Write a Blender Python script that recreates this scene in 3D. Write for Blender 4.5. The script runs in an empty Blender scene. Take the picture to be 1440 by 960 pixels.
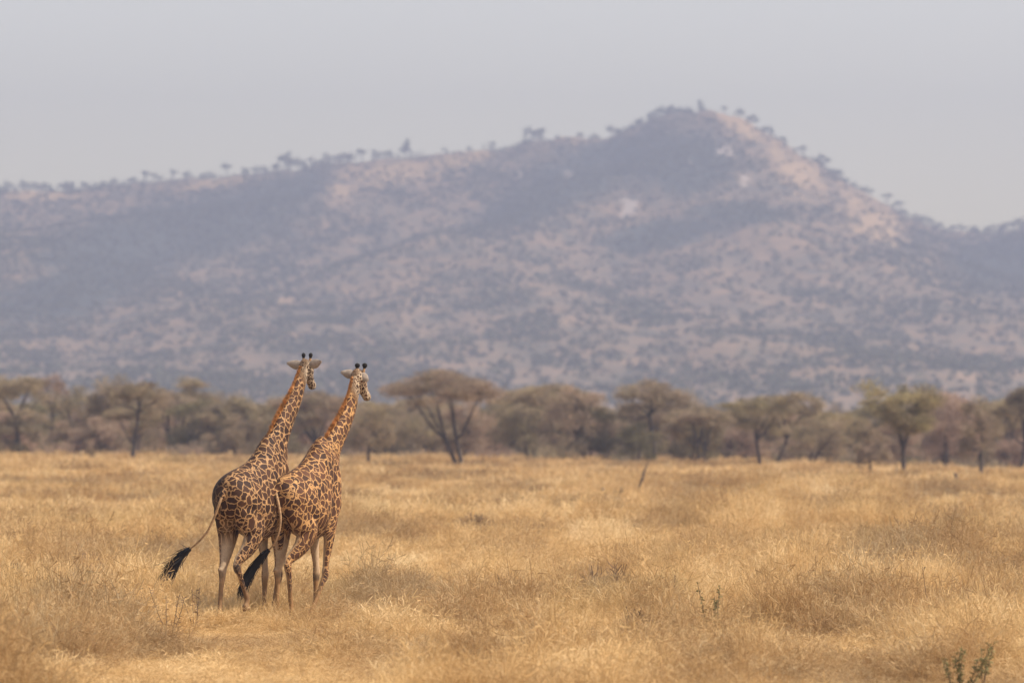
import bpy, math, random
import numpy as np
from mathutils import Vector, Matrix, Quaternion

R = math.radians
scene = bpy.context.scene
COL = scene.collection
FPX = 9000.0          # focal length in pixels of a 1440 wide frame
CAMZ = 3.6
HOR = 600.0


# ------------------------------------------------------------------ basics
def smooth(a, b, x):
    t = np.clip((np.asarray(x, float) - a) / (b - a), 0, 1)
    return t * t * (3 - 2 * t)

def vnoise(x, y, seed=0):
    x = np.asarray(x, float); y = np.asarray(y, float)
    xi = np.floor(x).astype(np.int64); yi = np.floor(y).astype(np.int64)
    xf = x - xi; yf = y - yi
    def h(a, b):
        n = (a * 374761393 + b * 668265263 + seed * 1442695041) & 0x7fffffff
        n = ((n ^ (n >> 13)) * 1274126177) & 0x7fffffff
        n = ((n ^ (n >> 15)) * 1103515245) & 0x7fffffff
        return ((n ^ (n >> 16)) & 0xffff) / 65535.0
    u = xf * xf * (3 - 2 * xf); v = yf * yf * (3 - 2 * yf)
    a = h(xi, yi) * (1 - u) + h(xi + 1, yi) * u
    b = h(xi, yi + 1) * (1 - u) + h(xi + 1, yi + 1) * u
    return a * (1 - v) + b * v

def fbm(x, y, seed=0, oct=4):
    s = 0; a = 0.5; t = 0
    for k in range(oct):
        s = s + a * vnoise(np.asarray(x) * 2 ** k, np.asarray(y) * 2 ** k, seed + k * 17); t += a; a *= 0.5
    return s / t

def tag(o, label=None, cat=None, group=None, kind=None):
    if label: o['label'] = label
    if cat: o['category'] = cat
    if group: o['group'] = group
    if kind: o['kind'] = kind
    return o

def mesh_from(name, V, F, mats, smooth_sh=False, mi=None):
    """V (n,3); F (m,4) quads array or list of polygons"""
    me = bpy.data.meshes.new(name)
    V = np.asarray(V, np.float32)
    if isinstance(F, np.ndarray):
        k = F.shape[1]
        me.vertices.add(len(V)); me.vertices.foreach_set('co', V.ravel())
        me.loops.add(F.size); me.loops.foreach_set('vertex_index', F.astype(np.int32).ravel())
        me.polygons.add(len(F))
        me.polygons.foreach_set('loop_start', np.arange(0, F.size, k, dtype=np.int32))
        me.polygons.foreach_set('loop_total', np.full(len(F), k, np.int32))
        me.update(calc_edges=True)
    else:
        me.from_pydata([tuple(v) for v in V], [], F); me.update()
    for m in (mats if isinstance(mats, (list, tuple)) else [mats]): me.materials.append(m)
    if mi is not None: me.polygons.foreach_set('material_index', np.asarray(mi, np.int32))
    if smooth_sh: me.polygons.foreach_set('use_smooth', np.ones(len(me.polygons), bool))
    return me

def link(name, me, parent=None, loc=None):
    o = bpy.data.objects.new(name, me); COL.objects.link(o)
    if parent: o.parent = parent
    if loc is not None: o.location = loc
    return o

def empty(name, loc, rz=0):
    o = bpy.data.objects.new(name, None); COL.objects.link(o)
    o.location = loc; o.rotation_euler = (0, 0, rz); o.empty_display_size = 0.3
    return o

def at(px, py, Y):
    return ((px - 720) / FPX * Y, Y, CAMZ + (HOR - py) / FPX * Y)

# ------------------------------------------------------------------ terrain
def zg(x, y):
    x = np.asarray(x, float); y = np.asarray(y, float)
    z = smooth(150, 600, y) * (-0.1 - 0.0148 * np.clip(x, -110, 110)) - 0.004 * np.clip(y - 600, 0, 350)
    z = z + (0.35 + 0.5 * smooth(125, 200, y)) * (fbm(x / 26, y / 34, 5, 2) - 0.5) * smooth(60, 130, y) * (0.25 + 0.75 * smooth(118, 140, y))
    return z

RP = np.array([(-3600, 330), (-1800, 300), (-700, 268), (-200, 272), (0, 268), (100, 267), (200, 256), (300, 250), (400, 240), (470, 229), (560, 223),
      (600, 219), (700, 211), (740, 199), (790, 194), (850, 195), (880, 181), (940, 159), (1000, 155), (1040, 164),
      (1070, 181), (1120, 212), (1170, 241), (1220, 273), (1270, 302), (1330, 325), (1390, 330), (1440, 318), (1550, 300),
      (1700, 306), (2400, 340), (4200, 400)], float)
YR = 3200.0; YF = 1420.0
RX = (RP[:, 0] - 720) / FPX * YR
RH = CAMZ + (HOR - 4 - RP[:, 1]) / FPX * YR
KH = 1.8   # overall size of the hill
def hill(x, y):
    x = np.asarray(x, float) / KH; y = np.asarray(y, float) / KH
    H = np.interp(x, RX, RH)
    t = (y - YF) / (YR - YF)
    tt = np.clip(t, 0, 1)
    prof = 0.55 * tt ** 1.05 + 0.45 * tt ** 2.6
    # a steep scarp under the ridge, and a flatter shelf below it
    back = np.clip((y - YR) / 300, 0, 1)
    h = H * prof * (1 - 1.02 * back ** 1.2)
    # gullies running diagonally down the slope
    warp = 60 * (fbm(x / 160, y / 300, 21, 2) - 0.5)
    g = fbm((x + 0.16 * (y - 2400) + warp) / 95, y / 700, 31, 3) - 0.5
    g2 = fbm((x - 0.05 * (y - 2400)) / 30, y / 130, 41, 3) - 0.5
    env = smooth(0.02, 0.25, tt) * (1 - smooth(0.74, 0.93, tt))
    h = h + env * (34 * g * (0.12 + 0.9 * tt) + 10 * g2 * (.4 + .6 * tt))
    # scarp left of the summit: rock face that turns away from the sun
    xs = 100 + 0.20 * (y - YR)
    sc = smooth(-60, 0, x - xs) * (1 - smooth(0, 90, x - xs)) * smooth(0.5, 0.7, tt) * (1 - smooth(0.8, 0.92, tt))
    h = h + 12 * sc
    xs2 = -75 + 0.28 * (y - YR)
    sc2 = smooth(-70, 0, x - xs2) * (1 - smooth(0, 120, x - xs2)) * smooth(0.4, 0.65, tt) * (1 - smooth(0.8, 0.92, tt))
    h = h + 12 * sc2
    crest = smooth(0.9, 1.0, tt) * (1 - smooth(0, 0.2, back)) * (fbm(x / 9, y / 60, 77, 3) - 0.5)
    return (h + 3.0 * crest) * KH

def hill_hit(px, py):
    Y = np.arange(1500, 3215, 4.0) * KH
    x = (px - 720) / FPX * Y; z = CAMZ + (HOR - py) / FPX * Y
    hz = hill(x, Y); k = np.nonzero(hz >= z)[0]
    i = k[0] if len(k) else len(Y) - 3
    return float(x[i]), float(Y[i]), float(hz[i])

# ------------------------------------------------------------------ materials
def newmat(name):
    m = bpy.data.materials.new(name); m.use_nodes = True
    nt = m.node_tree
    for n in list(nt.nodes): nt.nodes.remove(n)
    return m, nt, nt.nodes, nt.links
def N(nt, t, **kw):
    n = nt.nodes.new(t)
    for k, v in kw.items():
        if hasattr(n, k) and not k.startswith('i_'): setattr(n, k, v)
    return n
def setin(n, **kw):
    for k, v in kw.items():
        n.inputs[k.replace('_', ' ')].default_value = v
def ramp(nt, stops, interp='LINEAR'):
    r = nt.nodes.new('ShaderNodeValToRGB'); r.color_ramp.interpolation = interp
    e = r.color_ramp.elements
    while len(e) < len(stops): e.new(0.5)
    for k, (p, c) in enumerate(stops):
        e[k].position = p; e[k].color = (*c, 1) if len(c) == 3 else c
    return r
def mixc(nt, fac, a, b):
    m = nt.nodes.new('ShaderNodeMix'); m.data_type = 'RGBA'
    for s, v in ((0, fac), (6, a), (7, b)):
        if v is None: continue
        if hasattr(v, 'node'): nt.links.new(v, m.inputs[s])
        else: m.inputs[s].default_value = (*v, 1) if isinstance(v, tuple) else v
    return m.outputs[2]
def mth(nt, op, a, b=None, clamp=False):
    m = nt.nodes.new('ShaderNodeMath'); m.operation = op; m.use_clamp = clamp
    for i, v in enumerate((a, b)):
        if v is None: continue
        if hasattr(v, 'node'): nt.links.new(v, m.inputs[i])
        else: m.inputs[i].default_value = v
    return m.outputs[0]
def noise(nt, vec, scale, detail=3, rough=0.5, dist=0):
    n = nt.nodes.new('ShaderNodeTexNoise'); n.inputs['Scale'].default_value = scale
    n.inputs['Detail'].default_value = detail; n.inputs['Roughness'].default_value = rough
    n.inputs['Distortion'].default_value = dist
    if vec is not None: nt.links.new(vec, n.inputs['Vector'])
    return n.outputs['Fac']
def mapping(nt, vec, scale=(1, 1, 1), loc=(0, 0, 0)):
    m = nt.nodes.new('ShaderNodeMapping'); m.inputs['Scale'].default_value = scale; m.inputs['Location'].default_value = loc
    nt.links.new(vec, m.inputs['Vector']); return m.outputs[0]
def geo(nt): return nt.nodes.new('ShaderNodeNewGeometry').outputs['Position']
def finish(nt, col, rough=0.85, transl=0.0, bump=None, spec=0.2):
    out = nt.nodes.new('ShaderNodeOutputMaterial')
    p = nt.nodes.new('ShaderNodeBsdfPrincipled')
    p.inputs['Roughness'].default_value = rough
    p.inputs['Specular IOR Level'].default_value = spec
    if hasattr(col, 'node'): nt.links.new(col, p.inputs['Base Color'])
    else: p.inputs['Base Color'].default_value = (*col, 1)
    if bump is not None:
        b = nt.nodes.new('ShaderNodeBump'); b.inputs['Strength'].default_value = bump[1]; b.inputs['Distance'].default_value = bump[2]
        nt.links.new(bump[0], b.inputs['Height']); nt.links.new(b.outputs[0], p.inputs['Normal'])
    if transl > 0:
        t = nt.nodes.new('ShaderNodeBsdfTranslucent')
        if hasattr(col, 'node'): nt.links.new(col, t.inputs['Color'])
        else: t.inputs['Color'].default_value = (*col, 1)
        mx = nt.nodes.new('ShaderNodeMixShader'); mx.inputs[0].default_value = transl
        nt.links.new(p.outputs[0], mx.inputs[1]); nt.links.new(t.outputs[0], mx.inputs[2])
        nt.links.new(mx.outputs[0], out.inputs['Surface'])
    else: nt.links.new(p.outputs[0], out.inputs['Surface'])

def mat_ground():
    m, nt, _, _ = newmat('dry_ground'); g = geo(nt)
    f = noise(nt, mapping(nt, g, (0.06, 0.02, 0.06)), 1, 5, 0.6)
    r = ramp(nt, [(0.3, (0.20, 0.125, 0.062)), (0.5, (0.32, 0.21, 0.10)), (0.7, (0.40, 0.27, 0.135))]); nt.links.new(f, r.inputs[0])
    finish(nt, r.outputs[0], 0.95); return m

def mat_grass():
    m, nt, _, _ = newmat('dry_grass'); g = geo(nt)
    oi = nt.nodes.new('ShaderNodeObjectInfo')
    big = noise(nt, mapping(nt, g, (0.15, 0.045, 0.0)), 1, 5, 0.65)
    r1 = ramp(nt, [(0.38, (0.14, 0.08, 0.045)), (0.47, (0.40, 0.240, 0.105)), (0.55, (0.72, 0.485, 0.215)), (0.65, (0.93, 0.74, 0.44))])
    nt.links.new(big, r1.inputs[0])
    r2 = ramp(nt, [(0.0, (0.13, 0.08, 0.04)), (0.18, (0.46, 0.27, 0.10)), (0.5, (0.70, 0.475, 0.215)), (0.8, (0.86, 0.655, 0.36)), (1.0, (0.86, 0.72, 0.45))])
    at_ = nt.nodes.new('ShaderNodeAttribute'); at_.attribute_name = 'bl'
    rv = mth(nt, 'ADD', mth(nt, 'MULTIPLY', oi.outputs['Random'], 0.5), mth(nt, 'MULTIPLY', at_.outputs['Fac'], 0.5))
    nt.links.new(rv, r2.inputs[0])
    c = mixc(nt, 0.5, r1.outputs[0], r2.outputs[0])
    gn = noise(nt, mapping(nt, g, (0.2, 0.06, 0.0), (31, 7, 0)), 1, 3, 0.5)
    gr = ramp(nt, [(0.56, (0, 0, 0)), (0.72, (1, 1, 1))]); nt.links.new(gn, gr.inputs[0])
    c = mixc(nt, mth(nt, 'MULTIPLY', gr.outputs[0], 0.25), c, (0.42, 0.33, 0.12))
    finish(nt, c, 0.6, 0.35, spec=0.25); return m

def mat_flat(name, col, var=0.25, scale=3.0, rough=0.85, transl=0, bump=None):
    m, nt, _, _ = newmat(name); g = nt.nodes.new('ShaderNodeTexCoord').outputs['Object']
    f = noise(nt, g, scale, 5, 0.6)
    a = tuple(c * (1 - var) for c in col); b = tuple(min(1, c * (1 + var)) for c in col)
    r = ramp(nt, [(0.35, a), (0.65, b)]); nt.links.new(f, r.inputs[0])
    finish(nt, r.outputs[0], rough, transl, (f, bump, 0.02) if bump else None); return m

def mat_crown(name, brown, olive, amt):
    m, nt, _, _ = newmat(name)
    g = nt.nodes.new('ShaderNodeTexCoord').outputs['Object']
    oi = nt.nodes.new('ShaderNodeObjectInfo')
    a = nt.nodes.new('ShaderNodeAttribute'); a.attribute_name = 'bl'
    f = noise(nt, g, 0.55, 3, 0.6)
    v = mth(nt, 'ADD', mth(nt, 'MULTIPLY', f, 1.6), mth(nt, 'MULTIPLY', oi.outputs['Random'], 0.5))
    v = mth(nt, 'ADD', v, amt - 1.05, True)
    c = mixc(nt, v, brown, olive)
    vv = mth(nt, 'ADD', mth(nt, 'MULTIPLY', a.outputs['Fac'], 1.1), 0.52)
    h = nt.nodes.new('ShaderNodeHueSaturation'); nt.links.new(c, h.inputs['Color']); nt.links.new(vv, h.inputs['Value'])
    finish(nt, h.outputs[0], 0.8, 0.25, spec=0.15); return m

def mat_hill():
    m, nt, _, _ = newmat('hillside'); g = geo(nt)
    f = noise(nt, mapping(nt, g, (0.034, 0.012, 0.034)), 1, 7, 0.70, 0.5)
    r = ramp(nt, [(0.36, (0.09, 0.078, 0.052)), (0.45, (0.165, 0.125, 0.078)), (0.57, (0.25, 0.165, 0.098)), (0.72, (0.36, 0.235, 0.135))]); nt.links.new(f, r.inputs[0])
    a = nt.nodes.new('ShaderNodeAttribute'); a.attribute_name = 'zone'
    s = nt.nodes.new('ShaderNodeSeparateColor'); nt.links.new(a.outputs['Color'], s.inputs[0])
    f2 = noise(nt, mapping(nt, g, (0.08, 0.025, 0.08)), 1, 4, 0.6)
    k = mth(nt, 'ADD', s.outputs[0], mth(nt, 'MULTIPLY', mth(nt, 'SUBTRACT', f2, 0.56), 3.6))
    kr = ramp(nt, [(0.35, (0, 0, 0)), (0.6, (1, 1, 1))]); nt.links.new(k, kr.inputs[0])
    c = mixc(nt, mth(nt, 'MULTIPLY', mth(nt, 'MULTIPLY', kr.outputs[0], mth(nt, 'MULTIPLY', s.outputs[0], 3.0, True)), 0.85), r.outputs[0], (0.47, 0.31, 0.165))
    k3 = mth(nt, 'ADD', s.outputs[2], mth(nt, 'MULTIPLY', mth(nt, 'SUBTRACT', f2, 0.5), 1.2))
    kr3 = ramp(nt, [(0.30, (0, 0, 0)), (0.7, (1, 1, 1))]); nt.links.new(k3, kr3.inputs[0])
    c = mixc(nt, kr3.outputs[0], c, (0.055, 0.060, 0.045))  # hill shade mixed into the soil colour
    k2 = mth(nt, 'ADD', s.outputs[1], mth(nt, 'MULTIPLY', mth(nt, 'SUBTRACT', f2, 0.52), 4.0))
    kr2 = ramp(nt, [(0.45, (0, 0, 0)), (0.6, (1, 1, 1))]); nt.links.new(k2, kr2.inputs[0])
    c = mixc(nt, mth(nt, 'MULTIPLY', mth(nt, 'MULTIPLY', kr2.outputs[0], mth(nt, 'MULTIPLY', s.outputs[1], 3.0, True)), 0.8), c, (0.50, 0.41, 0.34))
    finish(nt, c, 0.95); return m

def mat_coat(name, patch, patch2, line, pale):
    m, nt, _, _ = newmat(name)
    cp = nt.nodes.new('ShaderNodeAttribute'); cp.attribute_name = 'coatpos'
    at_ = nt.nodes.new('ShaderNodeAttribute'); at_.attribute_name = 'coat'
    s = nt.nodes.new('ShaderNodeSeparateColor'); nt.links.new(at_.outputs['Color'], s.inputs[0])
    nz = nt.nodes.new('ShaderNodeTexNoise'); nz.inputs['Scale'].default_value = 9; nz.inputs['Detail'].default_value = 3
    nt.links.new(cp.outputs['Vector'], nz.inputs['Vector'])
    vm = nt.nodes.new('ShaderNodeVectorMath'); vm.operation = 'SUBTRACT'; vm.inputs[1].default_value = (0.5, 0.5, 0.5)
    nt.links.new(nz.outputs['Color'], vm.inputs[0])
    vs = nt.nodes.new('ShaderNodeVectorMath'); vs.operation = 'SCALE'; vs.inputs['Scale'].default_value = 0.125
    nt.links.new(vm.outputs[0], vs.inputs[0])
    va = nt.nodes.new('ShaderNodeVectorMath'); va.operation = 'ADD'
    nt.links.new(cp.outputs['Vector'], va.inputs[0]); nt.links.new(vs.outputs[0], va.inputs[1])
    vo = nt.nodes.new('ShaderNodeTexVoronoi'); vo.feature = 'DISTANCE_TO_EDGE'; vo.inputs['Scale'].default_value = 7.5
    nt.links.new(va.outputs[0], vo.inputs['Vector'])
    vc = nt.nodes.new('ShaderNodeTexVoronoi'); vc.feature = 'F1'; vc.inputs['Scale'].default_value = 7.5
    nt.links.new(va.outputs[0], vc.inputs['Vector'])
    sc = nt.nodes.new('ShaderNodeSeparateColor'); nt.links.new(vc.outputs['Color'], sc.inputs[0])
    fine = noise(nt, cp.outputs['Vector'], 60, 2)
    d = mth(nt, 'ADD', vo.outputs['Distance'], mth(nt, 'MULTIPLY', mth(nt, 'SUBTRACT', fine, 0.5), 0.03))
    # wider light lines where the coat is pale
    d = mth(nt, 'SUBTRACT', d, mth(nt, 'MULTIPLY', s.outputs[1], 0.045))
    mr = ramp(nt, [(0.030, (0, 0, 0)), (0.080, (1, 1, 1))]); nt.links.new(d, mr.inputs[0])
    mask = mth(nt, 'MULTIPLY', mr.outputs[0], s.outputs[0])
    pc = mixc(nt, sc.outputs[0], patch, patch2)
    lc = mixc(nt, s.outputs[1], line, pale)
    c = mixc(nt, mask, lc, pc)
    c = mixc(nt, s.outputs[2], c, (0.035, 0.024, 0.018))
    soft = noise(nt, cp.outputs['Vector'], 14, 4)
    h = nt.nodes.new('ShaderNodeHueSaturation'); nt.links.new(c, h.inputs['Color'])
    nt.links.new(mth(nt, 'ADD', mth(nt, 'MULTIPLY', soft, 0.5), 0.75), h.inputs['Value'])
    muscle = noise(nt, cp.outputs['Vector'], 3.2, 3)
    finish(nt, h.outputs[0], 0.62, 0, (muscle, 0.6, 0.05), spec=0.12); return m

M_ground = mat_ground(); M_grass = mat_grass(); M_hill = mat_hill()
M_trunk = mat_flat('bark', (0.060, 0.046, 0.038), 0.35, 4, 0.9)
M_crown = mat_crown('acacia_twigs', (0.285, 0.207, 0.146), (0.285, 0.238, 0.114), 0.34)
M_crown_g = mat_crown('acacia_leaves', (0.300, 0.220, 0.146), (0.292, 0.245, 0.108), 0.50)
M_crown_d = mat_crown('dark_thorn_leaves', (0.200, 0.150, 0.100), (0.165, 0.145, 0.065), 0.5)
M_crown_b = mat_crown('bare_twigs', (0.345, 0.235, 0.168), (0.30, 0.238, 0.13), 0.12)
M_scrub = mat_crown('hill_scrub', (0.115, 0.098, 0.066), (0.088, 0.092, 0.047), 0.6)
M_shrub = mat_crown('low_shrub_twigs', (0.24, 0.155, 0.095), (0.20, 0.155, 0.08), 0.35)
M_weed = mat_flat('weed_leaf', (0.20, 0.175, 0.070), 0.4, 8, 0.7, 0.3)
M_weedbrown = mat_flat('weed_seed_head', (0.19, 0.125, 0.07), 0.4, 8, 0.8)
M_dead = mat_flat('dead_wood', (0.10, 0.075, 0.06), 0.4, 5, 0.9)
M_horn = mat_flat('horn_tuft', (0.012, 0.010, 0.009), 0.3, 20, 0.7)
M_hornbase = mat_flat('horn_skin', (0.30, 0.18, 0.09), 0.3, 20, 0.8)
M_ear = mat_flat('ear_skin', (0.36, 0.29, 0.23), 0.2, 14, 0.8, 0.2)
M_earback = mat_flat('ear_back', (0.42, 0.30, 0.19), 0.2, 14, 0.8, 0.1)
M_eye = mat_flat('eye', (0.01, 0.008, 0.006), 0.1, 5, 0.15)
M_mane = mat_flat('mane_hair', (0.50, 0.24, 0.085), 0.5, 9, 0.7, 0.2)
M_tailhair = mat_flat('tail_hair', (0.012, 0.011, 0.013), 0.3, 9, 0.45)
M_tail = mat_flat('tail_skin', (0.33, 0.20, 0.10), 0.35, 22, 0.8)
M_coat1 = mat_coat('giraffe_coat_dark', (0.030, 0.014, 0.009), (0.070, 0.031, 0.016), (0.39, 0.222, 0.098), (0.44, 0.34, 0.235))
M_coat2 = mat_coat('giraffe_coat_brown', (0.042, 0.019, 0.011), (0.105, 0.044, 0.021), (0.45, 0.245, 0.094), (0.47, 0.355, 0.235))

# ------------------------------------------------------------------ ground, hill
def grid(xs, ys, zf):
    X, Y = np.meshgrid(xs, ys); Z = zf(X, Y)
    V = np.stack([X, Y, Z], -1).reshape(-1, 3)
    nx, ny = len(xs), len(ys)
    i = (np.arange(ny - 1)[:, None] * nx + np.arange(nx - 1)[None]).ravel()
    return V, np.stack([i, i + 1, i + nx + 1, i + nx], 1)
xs = np.unique(np.concatenate([np.linspace(-2650, -120, 24), np.linspace(-120, 120, 161), np.linspace(120, 2650, 24)]))
ys = np.unique(np.concatenate([np.linspace(-250, 60, 8), np.linspace(60, 700, 260), np.linspace(700, 6380, 60)]))
V, F = grid(xs, ys, zg)
tag(link('ground', mesh_from('ground', V, F, M_ground, True)), kind='structure')

xs = np.unique(np.concatenate([np.linspace(-1450, -330, 70), np.linspace(-330, 330, 300), np.linspace(330, 1450, 70)]))
ys = np.concatenate([np.linspace(1380, YR + 60, 330), np.linspace(YR + 70, YR + 330, 24)])
V, F = grid(xs * KH, ys * KH, lambda x, y: hill(x, y) * (1 - smooth(1100, 1440, abs(x) / KH)) - 2.0 * (1 - smooth(1400, 1460, y / KH)))
me = mesh_from('hill', V, F, M_hill, True)
PX = 720 + V[:, 0] / V[:, 1] * FPX; PY = HOR - (V[:, 2] - CAMZ) / V[:, 1] * FPX
def zell(px, py, cx, cy, rx, ry, ang=0):
    a = R(ang); dx = px - cx; dy = py - cy
    u = dx * math.cos(a) + dy * math.sin(a); v = -dx * math.sin(a) + dy * math.cos(a)
    return np.clip(1.3 - np.sqrt((u / rx) ** 2 + (v / ry) ** 2), 0, 1) / 1.0
ZG = [(560, 242, 110, 24, -8), (300, 258, 50, 8, -6), (60, 275, 80, 10, 0), (820, 192, 55, 7, 0), (650, 225, 60, 12, -12),
      (1120, 240, 30, 60, -48), (1230, 300, 28, 70, -58), (1040, 175, 50, 15, 30), (1230, 320, 60, 22, 20), (480, 268, 30, 16, 0)]
ZR = [(884, 292, 12, 18, 0), (797, 245, 7, 10, 0), (972, 232, 6, 10, 0), (1020, 214, 16, 9, 20), (730, 247, 4, 7, 0), (1045, 255, 8, 8, 0)]
ZD = [(240, 330, 260, 60, -12), (120, 400, 180, 50, -18), (830, 240, 150, 45, -22), (960, 230, 90, 60, 0), (750, 285, 110, 32, -20), (400, 270, 130, 28, -15), (1400, 370, 90, 45, 0), (1040, 300, 80, 20, 0), (930,330,120,25,-10)]  # shaded slopes of the hill, painted as darker ground with denser scrub
zone = np.zeros((len(V), 4), np.float32); zone[:, 3] = 1
for e in ZG: zone[:, 0] = np.maximum(zone[:, 0], zell(PX, PY, *e))
for e in ZR: zone[:, 1] = np.maximum(zone[:, 1], zell(PX, PY, *e))
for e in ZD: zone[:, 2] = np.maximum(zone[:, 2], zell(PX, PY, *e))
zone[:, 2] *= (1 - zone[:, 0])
vis = (V[:, 1] <= (YR + 40) * KH); zone[~vis, :3] = 0
ca = me.color_attributes.new('zone', 'FLOAT_COLOR', 'POINT'); ca.data.foreach_set('color', zone.ravel())
tag(link('hill', me), kind='structure')

# ------------------------------------------------------------------ twig / leaf cards
def cards(C, D, L, W, rg, bend=0.0):
    """narrow tapered faces: centre C, direction D, length L, width W"""
    n = len(C); D = D / np.linalg.norm(D, axis=1, keepdims=True)
    rv = rg.normal(size=(n, 3)); S = np.cross(D, rv); S /= np.linalg.norm(S, axis=1, keepdims=True) + 1e-9
    L = np.broadcast_to(L, n)[:, None]; W = np.broadcast_to(W, n)[:, None]
    a = C - D * L / 2; b = C + D * L / 2
    V = np.stack([a - S * W / 2, a + S * W / 2, b + S * W * 0.3, b - S * W * 0.3], 1).reshape(-1, 3)
    F = np.arange(4 * n).reshape(n, 4)
    return V, F
def set_bl(me, vals_per_face):
    a = me.attributes.new('bl', 'FLOAT', 'FACE'); a.data.foreach_set('value', np.asarray(vals_per_face, np.float32))

def tube(pts, rad, n=7):
    pts = np.asarray(pts, float); rad = np.asarray(rad, float)
    V = []; F = []
    T = np.gradient(pts, axis=0); T /= np.linalg.norm(T, axis=1, keepdims=True) + 1e-9
    ref = np.array([1.0, 0.13, 0.2]); 
    for i, (p, t) in enumerate(zip(pts, T)):
        u = np.cross(t, ref); 
        if np.linalg.norm(u) < 0.1: u = np.cross(t, [0, 1, 0])
        u /= np.linalg.norm(u); v = np.cross(t, u)
        for k in range(n):
            a = 2 * math.pi * k / n; V.append(p + rad[i] * (u * math.cos(a) + v * math.sin(a)))
    for i in range(len(pts) - 1):
        for k in range(n):
            k2 = (k + 1) % n; F.append((i * n + k, i * n + k2, (i + 1) * n + k2, (i + 1) * n + k))
    return np.array(V), F
def merge(parts):
    V = []; F = []; o = 0
    for v, f in parts:
        V.append(v); F += [tuple(int(i) + o for i in q) for q in f]; o += len(v)
    return np.concatenate(V), F
def curve(p0, p1, n, sag, rg, wob=0.06):
    p0 = np.asarray(p0, float); p1 = np.asarray(p1, float); t = np.linspace(0, 1, n)[:, None]
    P = p0 + (p1 - p0) * t; L = np.linalg.norm(p1 - p0)
    P[:, 2] += sag * L * np.sin(t[:, 0] * math.pi)
    w = rg.normal(size=(n, 3)) * wob * L / n; w[0] = 0
    P += np.cumsum(w, 0) * (1 - t); 
    return P

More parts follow.
